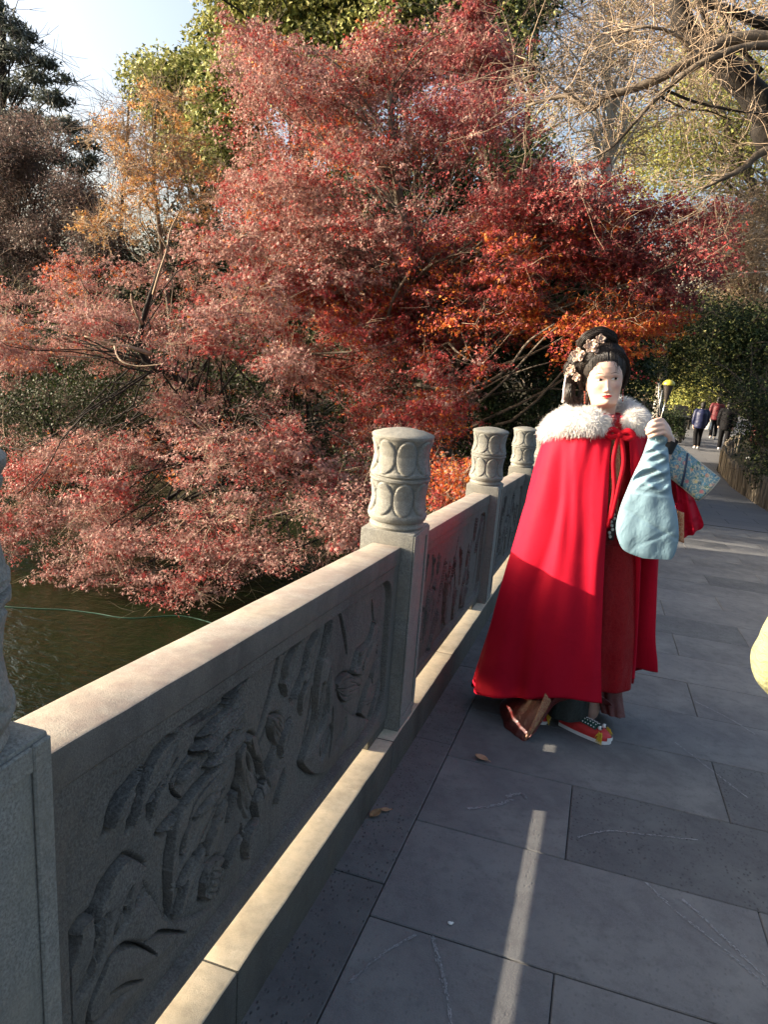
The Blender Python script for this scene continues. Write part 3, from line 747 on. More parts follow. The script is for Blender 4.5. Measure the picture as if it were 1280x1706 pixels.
K = [np.array(k) for k in ((.199, -.222, 1.487), (.204, -.233, 1.471), (.209, -.238, 1.454), (.215, -.238, 1.438))]
FT([Wp + (.006, .004, -.03), Wp, Wp + (-.006, -.006, .012)], [.022, .0215, .021])
for k_ in K: FT([Wp + (k_ - K[1]) * .4, (Wp + k_) / 2 + (.006, -.004, .004), k_], [.0165, .0145, .0105])
for k_, ch in zip(K, ([(.173, -.244, 1.480), (.157, -.236, 1.463), (.160, -.221, 1.453)], [(.170, -.255, 1.463), (.151, -.243, 1.446), (.157, -.224, 1.438)], [(.174, -.258, 1.445), (.155, -.246, 1.431), (.162, -.227, 1.425)], [(.183, -.255, 1.428), (.166, -.244, 1.417), (.171, -.229, 1.412)])):
    FT([k_] + [np.array(c) for c in ch], [.0098, .0086, .0078, .0062])
FT([(.238, -.185, 1.425), (.216, -.193, 1.462), (.190, -.205, 1.480), (.172, -.214, 1.477)], [.014, .0115, .0092, .007])
VV, FF = voxel_mesh(hand, .003, 2); mb.add(VV, FF)
body = mb.build('body', M_SKIN, W, smooth=True)
hx_, hz_ = HEADV[..., 0].ravel(), HEADV[..., 2].ravel(); fr_y = (HEADV[..., 1].ravel() < 0)
bl = (.42 * g(np.abs(hx_), hz_, .042, -.030, .020, .018) + .40 * g(np.abs(hx_), hz_, .031, .008, .018, .007) + .22 * g(hx_, hz_, 0, -.046, .010, .008) + .12 * g(hx_, hz_, 0, -.095, .02, .012)) * fr_y
cc = np.zeros((len(body.data.vertices), 4), np.float32); cc[:len(bl), :3] = bl[:, None]; cc[:, 3] = 1
at_ = body.data.color_attributes.new('Col', 'FLOAT_COLOR', 'POINT'); at_.data.foreach_set('color', cc.ravel())

def patch(name, xs_fun, mat, parent, off, n=(16, 8)):
    S, Tt = np.meshgrid(np.linspace(-1, 1, n[0]), np.linspace(-1, 1, n[1]), indexing='ij')
    x, z, lift = xs_fun(S, Tt); y = face_y(x, z) - off - lift
    mb = MB(); mb.grid(hd(np.stack([x, y, z], 2))); return mb.build(name, mat, parent, smooth=True)
for s in (-1, 1):
    ex, ez = s * .0305, .0005
    up = lambda S: .0058 * np.maximum(1 - np.abs(S) ** 2.2, 0) ** .8 + .0010 * S * s
    lo = lambda S: -.0038 * np.maximum(1 - np.abs(S) ** 2, 0) + .0010 * S * s
    eye = patch('eye', lambda S, T_: (ex + .0152 * S, ez + np.where(T_ > 0, up(S) * T_, -lo(S) * T_), .0006 * (1 - S * S)), M_EYEW, W, .0006)
    ix = ex + .0044                                           # the gaze goes off to her left
    patch('iris', lambda S, T_: (ix + .0060 * S * np.sqrt(np.maximum(1 - .5 * T_ * T_, 0)), np.clip(ez + .0007 + .0060 * T_ * np.sqrt(np.maximum(1 - .5 * S * S, 0)), ez + lo((ix - ex + .0054 * S) / .0142), ez + up((ix - ex + .0054 * S) / .0142)), 0 * S), M_IRIS, eye, .0017, (12, 12))
    patch('eyelash', lambda S, T_: (ex + .0150 * S, ez + up(S * .97) + .0006 + .0009 * T_ * (1 - .5 * np.abs(S)) , .0016 * (1 - S * S)), M_IRIS, eye, .0016, (18, 3))
    patch('eyebrow', lambda S, T_: (s * (.0315 + .0185 * S), .0225 + .0045 * (1 - S * S) - .0025 * (S > 0) * S + .0013 * T_ * (1.1 - .8 * np.abs(S)), 0 * S), M_BROW, W, .0009, (18, 4))
def lip(S, T_):
    x = .0215 * S; e = np.maximum(1 - np.abs(S) ** 1.7, 0)
    top = (.0062 - .0022 * np.exp(-(S / .16) ** 2)) * e; bot = -.0082 * np.maximum(1 - S * S, 0)
    return x, -.0672 + np.where(T_ > 0, top * T_, -bot * T_), 0 * S
patch('lips', lip, M_LIP, W, .0007, (22, 12))

# hair: swept-up rolls, a high bun and a looped side knot
hm = MB(); STR = []
def fuzz(P, s): return P + rng.normal(0, s, (P.shape[0], 1, 3))
def hball(c, r, nu=40, nv=26, rid=.0016, fr=13, tw=2.0):
    rows = []
    for i in range(nv + 1):
        th = PI * (.02 + .96 * i / nv); a = np.linspace(0, 2 * PI, nu, endpoint=False)
        q = 1 + rid / min(r) * (np.sin(fr * a + tw * th * 3) + .6 * np.sin(2.3 * fr * th + a * 2))
        rows.append(np.stack([np.sin(th) * np.cos(a) * r[0] * q, np.sin(th) * np.sin(a) * r[1] * q, np.cos(th) * r[2] * q], 1) + np.array(c))
    hm.grid(hd(np.array(rows)), closed_u=True, flip=True)
    n = int(60 + 11000 * r[0] * r[2]); sx = rng.uniform(-.95, .95, n); t0 = rng.uniform(-.35, 1.3, n); t1 = t0 + rng.uniform(.9, 1.9, n); th = t0[:, None] + (t1 - t0)[:, None] * np.linspace(0, 1, 10)[None]
    cxx = np.sqrt(1 - sx ** 2)[:, None]; q = 1.012 + rng.uniform(0, .02, n)[:, None]
    STR.append(np.stack([c[0] + r[0] * sx[:, None] * q + 0 * th, c[1] - r[1] * np.cos(th) * cxx * q, c[2] + r[2] * np.sin(th) * cxx * q], 2))
hball((0, .019, .053), (.096, .099, .110), 64, 40, .0004, 22)
def hroll(pts, r, n=34):
    pts = catmull(pts, n); r = np.interp(np.linspace(0, 1, n), np.linspace(0, 1, len(r)), r)
    a = np.linspace(0, 2 * PI, 22, endpoint=False); t = np.gradient(pts, axis=0); t /= np.linalg.norm(t, axis=1)[:, None]; rows = []
    for i in range(n):
        u = np.cross(t[i], (0, 1, .3)); u /= np.linalg.norm(u); v = np.cross(t[i], u)
        q = r[i] * (1 + .05 * np.sin(5 * a + i * .55) + .03 * np.sin(9 * a - i * .3))
        rows.append(pts[i] + q[:, None] * (np.cos(a)[:, None] * u + np.sin(a)[:, None] * v))
    R_ = np.array(rows); hm.grid(hd(R_), closed_u=True)
    m_ = int(110 + 2600 * r.max()); K_ = 16; a0 = rng.uniform(0, 2 * PI, m_); s0 = rng.uniform(0, .55, m_); s1 = np.minimum(1, s0 + rng.uniform(.3, .6, m_)); tw = rng.uniform(-.5, .9, m_)
    for j in range(m_):
        s_ = np.linspace(s0[j], s1[j], K_) * (n - 1); i0 = np.minimum(s_.astype(int), n - 2); f_ = (s_ - i0)[:, None]; a_ = a0[j] + tw[j] * np.linspace(0, 1, K_); ia = (a_ / (2 * PI) * 22).astype(int) % 22
        base_ = pts[i0] * (1 - f_) + pts[i0 + 1] * f_; sf = R_[i0, ia] * (1 - f_) + R_[i0 + 1, ia] * f_
        STR.append((base_ + (sf - base_) * (1.02 + rng.uniform(0, .10) * rng.random()))[None])
hroll([(-.086, .035, -.040), (-.098, .015, .005), (-.089, -.015, .062), (-.052, -.040, .101), (.0, -.050, .112), (.052, -.040, .101), (.087, -.014, .060), (.096, .014, .002), (.084, .035, -.045)], [.008, .012, .016, .017, .016, .017, .015, .011, .007])
hball((-.030, .030, .150), (.078, .062, .046), 48, 26, .0026, 9, 3)
hroll([(-.095, .02, .125), (-.075, -.01, .172), (-.02, -.015, .192), (.032, 0, .168), (.045, .03, .125)], [.016, .021, .024, .022, .014])
hball((-.100, .045, .075), (.045, .050, .055), 40, 22, .002, 9, 3)
hroll([(-.105, .03, .09), (-.140, .035, .06), (-.135, .04, .01), (-.095, .05, .0), (-.085, .05, .05)], [.012, .019, .021, .018, .012])
hroll([(-.085, .06, .0), (-.125, .055, -.02), (-.138, .05, -.065), (-.115, .05, -.098), (-.085, .06, -.08), (-.08, .065, -.03)], [.012, .020, .023, .020, .017, .012])
hball((-.062, .062, -.095), (.036, .036, .058), 30, 20, .002, 8, 2)
hball((0, .07, -.03), (.075, .045, .075), 40, 22, .0015, 14)
hair = hm.build('hair', M_HAIR, W, smooth=True)
sv, sf, so_ = [], [], 0
for P_ in STR:
    V_, F_ = strand_mesh(hd(P_), .00085); sv.append(V_); sf.append(F_ + so_); so_ += len(V_)
M_STRAND = NT('hair_strand', .36, .4); M_STRAND.color(M_STRAND.ramp(M_STRAND.noise(160, 2), [(.35, (.008, .006, .005)), (.7, (.050, .036, .030))])); M_STRAND = M_STRAND.m
tag(mesh_np('hair_strands', np.concatenate(sv), np.concatenate(sf), M_STRAND, hair, smooth=True), kind='stuff')
st = MB()
for k in range(22):
    x0 = random.choice((-1, 1)) * random.uniform(.026, .060); L = random.uniform(.012, .040); cu = random.uniform(-.022, .022)
    pts = [(x0 + cu * t * t + .004 * math.sin(5 * t + k) * t, None, .078 - abs(x0) * .35 - L * t) for t in np.linspace(0, 1, 9)]
    P = np.array([(p[0], float(face_y(np.array(p[0]), np.array(p[2]))) - .003, p[2]) for p in pts]); st.tube(hd(P), np.linspace(.00060, .00030, 9), 3)
for k in range(40):
    a = random.uniform(0, PI); c0 = np.array([.09 * math.cos(a), .02, .06 + .11 * math.sin(a)]); d = np.array([random.uniform(-.02, .02), random.uniform(-.03, .02), random.uniform(0, .03)])
    st.tube(hd(np.array([c0 * .95, c0 * 1.02 + d * .4, c0 * 1.0 + d])), .0005, 3)
tag(st.build('loose_strands', M_HAIR, hair), kind='stuff')

M_GILT = plain('dull_gilt', (.40, .29, .23), .42, .5, .25, 60, .3, .3); M_PEARL = plain('pearl', (.75, .70, .66), .3, .5, .05)
def flower(c, rad, n, face, tilt=0.0):
    mb = MB(); f = np.array(face, float); f /= np.linalg.norm(f); u = np.cross(f, (0, 0, 1)); u /= np.linalg.norm(u); v = np.cross(u, f)
    for ring, (rr, lift) in enumerate(((1, .0), (.62, .3))):
        for k in range(n):
            a = 2 * PI * (k + ring * .5) / n + tilt; d = math.cos(a) * u + math.sin(a) * v; s = np.cross(f, d); G = []
            for i in range(6):
                t = i / 5; wd = rad * rr * .42 * math.sin(PI * (.12 + .80 * t)); G.append([np.array(c) + d * rad * rr * (.12 + .88 * t) + f * rad * (lift + .35 * t * t * (1 + .3 * abs(q))) + s * wd * q for q in (-1, -.5, 0, .5, 1)])
            mb.grid(hd(np.array(G)))
    for k in range(5):
        mb.ball(hd(np.array(c) + f * rad * .35 + random.uniform(-.15, .15) * rad * u + random.uniform(-.15, .15) * rad * v), rad * .11, 6, 5)
    return mb
def orn(mb, nm='hair_flower', mat=None):
    o = mb.build(nm, mat or M_GILT, W, smooth=True); md = o.modifiers.new('s', 'SOLIDIFY'); md.thickness = .0016; return o
orn(flower((-.058, -.048, .138), .030, 6, (-.2, -1, .3))); orn(flower((-.022, -.050, .163), .022, 5, (.2, -1, .4), .5)); orn(flower((-.040, -.056, .115), .014, 5, (0, -1, .2)))
orn(flower((-.105, -.022, .105), .032, 5, (-.6, -1, .2), .3))
orn(flower((-.130, .0, .045), .024, 6, (-.8, -.8, .1), .2)); orn(flower((-.112, -.015, .015), .020, 6, (-.6, -1, 0), .7)); orn(flower((-.150, .005, .025), .014, 5, (-1, -.6, 0)))
mb = MB(); mb.tube(hd([(-.158, 0, .018), (-.166, -.004, -.03), (-.170, -.006, -.075)]), [.0035, .0042, .005], 8); mb.ball(hd((-.171, -.006, -.084)), (.007, .007, .008), 8, 6); mb.tube(hd([(-.135, 0, .03), (-.158, 0, .020)]), .003, 6)
mb.build('hair_pendant', M_PEARL, W, smooth=True)
for s in (-1, 1):
    mb = MB()
    for k in range(5): mb.ball(hd((s * .079, .006, -.052 - .011 * k)), (.0034, .0034, .0052), 8, 6)
    mb.build('earring', plain('earring_garnet', (.35, .09, .06), .3, .6, .3), W, smooth=True)

# ---- cape
def velvet(name, base, dark):
    m = NT(name, .70, .12)
    p = m.voro(16, m.mapping((1, 1, .8), (0, .4, 0)), 'SMOOTH_F1'); n = m.noise(7, 5, .6, None, 1.2)
    f = m.math('MULTIPLY', m.ramp(n, [(.44, 0.0), (.50, 1.0), (.56, 0.0)]), m.ramp(p, [(.2, 1.0), (.6, .2)]))
    m.color(m.mix(m.math('MULTIPLY', f, .30), base, dark))
    m.b.inputs['Sheen Weight'].default_value = .10; m.b.inputs['Sheen Roughness'].default_value = .35; m.b.inputs['Sheen Tint'].default_value = (1, .10, .15, 1)
    m.bump(m.noise(300, 3), .18, .002); m.bump(m.noise(11, 4, .5), .2, .012); return m.m
M_CAPE = velvet('crimson_cape_cloth', (.41, .0045, .021), (.29, .0025, .013))
LV = [(1.475, [(-.02, -.075), (-.06, -.08), (-.10, -.02), (-.08, .06), (-.02, .09), (.05, .07), (.08, .02), (.075, -.03), (.05, -.065)]),
      (1.415, [(.022, -.135), (-.10, -.145), (-.205, -.03), (-.165, .10), (-.03, .15), (.10, .12), (.155, .03), (.150, -.05), (.085, -.115)]),
      (1.30, [(.030, -.165), (-.12, -.170), (-.252, -.03), (-.21, .13), (-.04, .19), (.12, .16), (.185, .06), (.185, -.05), (.115, -.130)]),
      (1.10, [(.050, -.185), (-.12, -.190), (-.272, -.03), (-.23, .16), (-.04, .23), (.14, .20), (.215, .08), (.215, -.03), (.145, -.095)]),
      (.85, [(.072, -.195), (-.12, -.205), (-.296, -.03), (-.25, .18), (-.03, .26), (.16, .23), (.255, .11), (.245, .00), (.180, -.05)]),
      (.50, [(.108, -.205), (-.13, -.225), (-.362, -.03), (-.29, .21), (-.02, .31), (.19, .28), (.298, .13), (.28, .03), (.215, -.02)]),
      (.10, [(.147, -.205), (-.14, -.240), (-.432, -.02), (-.34, .25), (0, .36), (.22, .32), (.335, .17), (.305, .06), (.232, .0)])]
HEM = [.236, .212, .080, .05, .05, .15, .285, .30, .31]
NU, NVv = 260, 84
UU = np.linspace(0, 1, NU)
lev = []
for h, pts in LV:
    hz = np.full(9, h) if h > .11 else np.array(HEM)
    lev.append(catmull(np.column_stack([np.array(pts), hz]), NU))
lev = np.array(lev)
G = np.stack([catmull(lev[:, j], NVv) for j in range(NU)], 1)          # (NV, NU, 3)
tg = np.gradient(G[..., :2], axis=1); tg /= np.linalg.norm(tg, axis=2)[..., None] + 1e-9
nr = np.stack([tg[..., 1], -tg[..., 0]], 2)                            # outward, for a clockwise run seen from above
ctr = np.array([.0, .03]); sgn = np.sign(((G[..., :2] - ctr) * nr).sum(2)); nr *= np.where(sgn == 0, 1, sgn)[..., None]
v = np.linspace(0, 1, NVv)[:, None]; u = UU[None, :]
w1 = u + .012 * np.sin(9 * v + 20 * u)
fold = .62 * np.sin(2 * PI * (5.4 * w1 + .25 * np.sin(2 * PI * 2.1 * u))) + .34 * np.sin(2 * PI * (9.7 * w1) + 1.3) + .10 * np.sin(2 * PI * 21 * w1 + 3 * v)
fold = np.sign(fold) * np.abs(fold) ** .8
amp = (.005 + .050 * smoothstep(.06, .75, v)) * (.24 + .76 * smoothstep(.05, .17, u)) * smoothstep(0, .03, u) * smoothstep(1, .97, u)
G[..., :2] += nr * (amp * fold)[..., None]
wob = np.array([[mnoise.noise(Vector((UU[j] * 9, i_ / NVv * 3.2, 2.0))) + .5 * mnoise.noise(Vector((UU[j] * 26, i_ / NVv * 7, 5.0))) for j in range(NU)] for i_ in range(NVv)])
G[..., :2] += nr * (wob * (.004 + .012 * v))[..., None]
G[..., 2] += wob * .012 * smoothstep(.75, 1, v)
gath = np.exp(-((v - .28) / .16) ** 2) * .0016 * np.sin(2 * PI * 23 * u + 2 * np.sin(7 * u)); G[..., :2] += nr * gath[..., None]
G[..., 2] += .010 * np.sin(2 * PI * 5 * u) * smoothstep(.8, 1, v)
mb = MB(); mb.grid(G)
cape = mb.build('cape', M_CAPE, W, smooth=True); md = cape.modifiers.new('s', 'SOLIDIFY'); md.thickness = .0045; md.offset = -1

# ---- fur collar: soft roll plus thousands of hairs
M_FUR = plain('white_fur', (.70, .685, .665), .9, .15, .06, 40)
ring = catmull([(.005, -.150, 1.440), (-.09, -.160, 1.450), (-.185, -.100, 1.425), (-.225, .020, 1.395), (-.16, .13, 1.44), (-.03, .165, 1.475), (.075, .13, 1.48), (.118, .035, 1.46), (.122, -.055, 1.458), (.085, -.112, 1.466)], 70)
tr = np.gradient(ring, axis=0); tr /= np.linalg.norm(tr, axis=1)[:, None]
outw = ring - np.array([-.05, .01, 0]); outw[:, 2] = 0; outw /= np.linalg.norm(outw, axis=1)[:, None]
dn = outw * .62 + np.array([0, 0, -.78]); dn -= tr * (dn * tr).sum(1)[:, None]; dn /= np.linalg.norm(dn, axis=1)[:, None]
nm = np.cross(tr, dn); nm *= np.sign((nm * outw).sum(1))[:, None]
A_ = np.linspace(0, 2 * PI, 26, endpoint=False); endt = np.minimum(1, np.minimum(np.arange(70), np.arange(70)[::-1]) / 5.0) ** .5
wide = np.interp(np.linspace(0, 1, 70), [0, .15, .35, .6, .85, 1], [.046, .050, .066, .060, .050, .042])
rows = [ring[i] + (dn[i] * np.cos(A_)[:, None] * wide[i] + nm[i] * np.sin(A_)[:, None] * .034) * max(.15, endt[i]) for i in range(70)]
mb = MB(); mb.grid(np.array(rows), closed_u=True); mb.F += [list(range(26))[::-1], [69 * 26 + j for j in range(26)]]
fur = mb.build('fur_collar', M_FUR, W, smooth=True)
N = 26000; i = rng.integers(0, 69, N); fr_ = rng.random(N)[:, None]; a = rng.random(N) * 2 * PI
def lp(q): return q[i] * (1 - fr_) + q[i + 1] * fr_
e_ = np.maximum(.15, lp(endt[:, None])); ww = lp(wide[:, None])
pd = lp(dn); pn = lp(nm); P0 = lp(ring) + (pd * np.cos(a)[:, None] * ww + pn * np.sin(a)[:, None] * .034) * e_ * .97
nrm = pd * np.cos(a)[:, None] / ww * .034 + pn * np.sin(a)[:, None]; nrm /= np.linalg.norm(nrm, axis=1)[:, None]
ec = np.where(np.minimum(i, 68 - i)[:, None] < 3, np.where(i[:, None] < 30, -1, 1) * .8, 0) * lp(tr)
dirn = nrm + pd * .55 + ec + rng.normal(0, .33, (N, 3)) + np.array([0, 0, -.15]); dirn /= np.linalg.norm(dirn, axis=1)[:, None]
Lh = rng.uniform(.014, .034, N)[:, None]; sd_ = np.cross(dirn, rng.normal(0, 1, (N, 3))); sd_ /= np.linalg.norm(sd_, axis=1)[:, None]; hw = .00075
P1 = P0 + dirn * Lh * .55; P2 = P1 + (dirn + np.array([0, 0, -.25]) + rng.normal(0, .15, (N, 3))) * Lh * .45
V = np.stack([P0 - sd_ * hw, P0 + sd_ * hw, P1 + sd_ * hw * .8, P1 - sd_ * hw * .8, P2 + sd_ * hw * .15, P2 - sd_ * hw * .15], 1).reshape(-1, 3)
b = np.arange(N)[:, None] * 6; F = np.concatenate([b + np.array([[0, 1, 2, 3]]), b + np.array([[3, 2, 4, 5]])])
tag(mesh_np('fur_hairs', V, F.astype(np.int32), M_FUR, fur), kind='stuff')

# ---- robe and skirts
def brocade(name, base, thread, sc=38, amt=.8, rough=.38):
    m = NT(name, rough, .5); n = m.noise(sc, 3, .5, None, 2.5); v_ = m.voro(sc * .8, None, 'DISTANCE_TO_EDGE')
    f = m.math('MULTIPLY', m.math('MAXIMUM', m.ramp(n, [(.46, 0.0), (.52, 1.0), (.58, 0.0)]), m.ramp(v_, [(.02, .8), (.06, 0.0)])), amt)
    m.color(m.mix(f, base, thread)); m.bump(f, .4, .003); m.bump(m.noise(9, 4, .5, m.mapping((1.5, 1.5, .8))), .5, .02); return m.m
M_ROBE = brocade('wine_satin', (.22, .003, .007), (.30, .012, .014), 30, .5, .33); M_ROBE.node_tree.nodes['Principled BSDF'].inputs['Specular IOR Level'].default_value = .22
M_GOLD = brocade('gold_brocade', (.24, .07, .035), (.44, .29, .14), 70, .9, .42)
M_HEMB = brocade('maroon_hem_satin', (.075, .008, .009), (.13, .03, .02), 55, .5, .30)
M_INNER = brocade('black_green_brocade', (.006, .009, .008), (.025, .04, .03), 60, .6, .4)
def loft(levels, n=90, nv=40, fold=0.0, freq=11, seed=0, close=True):
    L_ = []
    for pts in levels:
        pts = np.array(pts, float); L_.append(catmull(np.vstack([pts[-1:], pts, pts[:2]]), n + 2 * (n // len(pts)) + 1)[n // len(pts):][:n] if close else catmull(pts, n))
    L_ = np.array(L_); G = np.stack([catmull(L_[:, j], nv) for j in range(n)], 1)
    c = G.mean(1, keepdims=True); d = G - c; d[..., 2] = 0; d /= np.linalg.norm(d, axis=2)[..., None] + 1e-9
    v = np.linspace(0, 1, nv)[:, None]; u = np.linspace(0, 1, n)[None]
    f = np.sin(2 * PI * freq * u + seed + 2 * np.sin(2 * PI * 2 * u)) * .6 + .4 * np.sin(2 * PI * freq * 2.1 * u + 2 * v + seed)
    if fold: G += d * (fold * smoothstep(.05, 1, v) * f)[..., None]
    return G
def ell(cx_, cy_, rx, ry, h, n=12): return [(cx_ + rx * math.cos(t), cy_ + ry * math.sin(t), h) for t in np.linspace(0, 2 * PI, n, endpoint=False)]
mb = MB(); mb.grid(loft([ell(-.015, .01, .062, .068, 1.475), ell(.0, .01, .115, .10, 1.41), ell(.03, .01, .135, .125, 1.25), ell(.06, .01, .125, .115, 1.02), ell(.065, .01, .15, .135, .88)], 80, 40), closed_u=True)
mb.build('robe_bodice', M_ROBE, W, smooth=True)
mb = MB(); mb.grid(loft([ell(.065, .01, .145, .13, .93), ell(.07, .02, .16, .145, .75), ell(.09, .03, .165, .16, .5), ell(.10, .04, .175, .175, .25)], 140, 50, .012, 5), closed_u=True)
o = mb.build('robe_skirt', M_ROBE, W, smooth=True); md = o.modifiers.new('s', 'SOLIDIFY'); md.thickness = .003
# front bands of the robe
def strip(name, mat, c, wd, dy=-.004, parent=W):
    c = catmull(np.array(c, float), 24); mb = MB(); G_ = [[p + np.array([q * wd / 2, dy - .003 * (1 - q * q), 0]) for q in (-1, -.5, 0, .5, 1)] for p in c]
    mb.grid(np.array(G_)); o = mb.build(name, mat, parent, smooth=True); md = o.modifiers.new('s', 'SOLIDIFY'); md.thickness = .003; return o
strip('brocade_band', M_GOLD, [(.02, -.105, 1.43), (.045, -.118, 1.33), (.06, -.124, 1.2), (.075, -.118, 1.05)], .045)
strip('waist_cord', plain('black_cord', (.012, .010, .012), .5), [(.075, -.145, 1.09), (.085, -.150, 1.03), (.082, -.152, .96)], .018)
mb = MB()
for k in range(7): mb.ball((.078 + .006 * math.sin(k * 2.1), -.158, 1.07 - .016 * k), (.0075, .006, .008), 8, 6)
mb.build('waist_beads', plain('jade_white_beads', (.55, .60, .55), .25, .5, .4, 80), W, smooth=True)
mb = MB()
for k in range(9): mb.ball((.022 + .004 * math.sin(k * 1.7), -.165 - .001 * k, 1.475 - .010 * k), (.0085, .007, .0072), 8, 6)
mb.build('collar_tassel', plain('dark_red_silk', (.17, .03, .035), .5, .4, .3, 80), W, smooth=True)
# hem of the long underskirt, sweeping the pavement
hem = [(-.30, -.01, .035), (-.265, -.17, .020), (-.205, -.262, .026), (-.150, -.292, .0275), (-.105, -.262, .090), (-.060, -.212, .205), (.0, -.17, .24), (.09, -.11, .24), (.19, -.05, .17), (.245, .02, .085), (.25, .10, .03), (.18, .20, .0), (0, .26, -.005), (-.2, .2, .0)]
def shrink(P, k, h): return [(.02 + (p[0] - .02) * k, .0 + p[1] * k, h + (p[2] - .05) * .35) for p in P]
mb = MB(); mb.grid(loft([shrink(hem, .42, .45), shrink(hem, .58, .27), shrink(hem, .80, .125), hem], 170, 40, .006, 9, 1), closed_u=True)
o = mb.build('underskirt', M_HEMB, W, smooth=True); md = o.modifiers.new('s', 'SOLIDIFY'); md.thickness = .004; md.offset = -1
mb = MB(); Gs = []
for t in np.linspace(0, 1, 14):
    a0 = catmull([(-.150, -.297, .030), (-.112, -.272, .090), (-.064, -.222, .205)], 14)[int(t * 13)]
    Gs.append([a0 + np.array([-.004 - .026 * q * t, -.004 - .004 * math.sin(PI * q), .004 + .055 * q * (.08 + .92 * t)]) for q in np.linspace(0, 1, 6)])
mb.grid(np.array(Gs)); o = mb.build('turned_hem_lining', M_GOLD, W, smooth=True); md = o.modifiers.new('s', 'SOLIDIFY'); md.thickness = .003
mb = MB(); mb.grid(loft([ell(.01, -.01, .09, .09, .32), ell(.0, -.02, .10, .10, .19), ell(.0, -.03, .10, .10, .075)], 90, 24, .006, 4, 2), closed_u=True); mb.build('inner_skirt', M_INNER, W, smooth=True)
mb = MB(); mb.grid(loft([ell(.170, .04, .05, .05, .30), ell(.185, .02, .055, .05, .20), ell(.215, -.02, .048, .030, .105)], 60, 20, .010, 3, 3), closed_u=True); mb.build('trailing_hem', M_HEMB, W, smooth=True)

# ---- tiger-head shoe with white sole, pearls, yellow tufts
M_SHOE = brocade('red_shoe_cloth', (.48, .02, .02), (.55, .05, .04), 60, .3, .6)
M_SOLE = plain('white_sole', (.66, .65, .62), .8); M_YEL = plain('yellow_floss', (.62, .42, .035), .7, .3, .2, 60); M_GRN = brocade('green_velvet', (.008, .05, .035), (.03, .10, .06), 60, .4, .6)
M_WHT = plain('white_thread', (.70, .70, .66), .7)
def shoe(heel, toe):
    heel, toe = np.array(heel), np.array(toe); ax = toe - heel; L = np.linalg.norm(ax); ax /= L; sx = np.array([ax[1], -ax[0], 0]); up_ = np.array([0, 0, 1.])
    def P(t, s, h):
        p = heel + ax * L * t + sx * s; return p + up_ * (h - TS * p[1] + TS * 0)
    ts_ = np.linspace(-.02, 1.0, 20)
    def wd(t): return .020 + .024 * math.sin(PI * min(1, max(0, .15 + .62 * t))) if t < .93 else .040 * math.sqrt(max(.02, 1 - ((t - .80) / .205) ** 2))
    mb = MB(); mb.grid(np.array([[P(t, wd(t) * 1.06 * math.cos(a), .002 + .016 * (math.sin(a) > 0)) for a in np.linspace(0, 2 * PI, 20, endpoint=False)] for t in ts_]), closed_u=True)
    mb.F += [list(range(20))[::-1], [19 * 20 + j for j in range(20)]]
    sh = None
    mu = MB(); rows = []
    for t in ts_:
        top = np.interp(t, [0, .3, .6, .85, 1.0], [.068, .075, .070, .060, .034]); w_ = wd(t)
        rows.append([P(t, w_ * math.cos(a) * (1.0 if math.sin(a) < .5 else .9), .017 + (top - .017) * max(0, math.sin(a)) ** .7) for a in np.linspace(0, PI, 17)])
    mu.grid(np.array(rows)); mu.F.append([19 * 17 + j for j in range(17)]); sh = mu.build('shoe', M_SHOE, W, smooth=True)
    mb.build('sole', M_SOLE, sh)
    m1 = MB(); rows = [[P(t, wd(t) * .80 * q, np.interp(t, [.3, .6, .85], [.078, .073, .060]) - .012 * q * q + .002) for q in np.linspace(-1, 1, 9)] for t in np.linspace(.30, .74, 10)]
    m1.grid(np.array(rows)); m1.build('green_upper', M_GRN, sh, smooth=True)
    m2 = MB()
    for q in (-.85, -.3, .3, .85):
        for k in range(7):
            t = .34 + .058 * k; m2.ball(P(t, wd(t) * .78 * q, np.interp(t, [.3, .6, .85], [.078, .073, .060]) - .012 * q * q + .005), .0032, 6, 5)
    m2.build('pearl_bead', M_PEARL, sh, smooth=True)
    for q in (-1, 1):
        m3 = MB(); m3.ball(P(.80, q * .020, .068), (.011, .011, .010), 10, 8); ey = m3.build('embroidered_eye', M_WHT, sh, smooth=True)
        m4 = MB(); m4.ball(P(.835, q * .021, .070), (.006, .006, .006), 8, 6); m4.build('pupil', M_IRIS, ey, smooth=True)
        m5 = MB()
        for k in range(46):
            b_ = P(.86 + random.uniform(-.05, .04), q * .037, .046 + random.uniform(-.012, .012)); d = sx * q * random.uniform(.006, .022) + up_ * random.uniform(-.030, .004) + ax * random.uniform(-.006, .012)
            m5.tube([b_, b_ + d * .6, b_ + d + up_ * -.006], [.0016, .0013, .0006], 4)
        m5.build('yellow_tuft', M_YEL, sh)
    m6 = MB(); rows = [[P(.955 + .04 * (1 - q * q), q * .026, h) + ax * .006 for q in np.linspace(-1, 1, 11)] for h in (.020, .030, .037)]
    m6.grid(np.array(rows)); m6.build('embroidered_mouth', M_WHT, sh)
    return sh
shoe((-.005, -.025, 0), (.212, -.135, 0)); shoe((-.09, .12, 0), (-.12, -.09, 0))

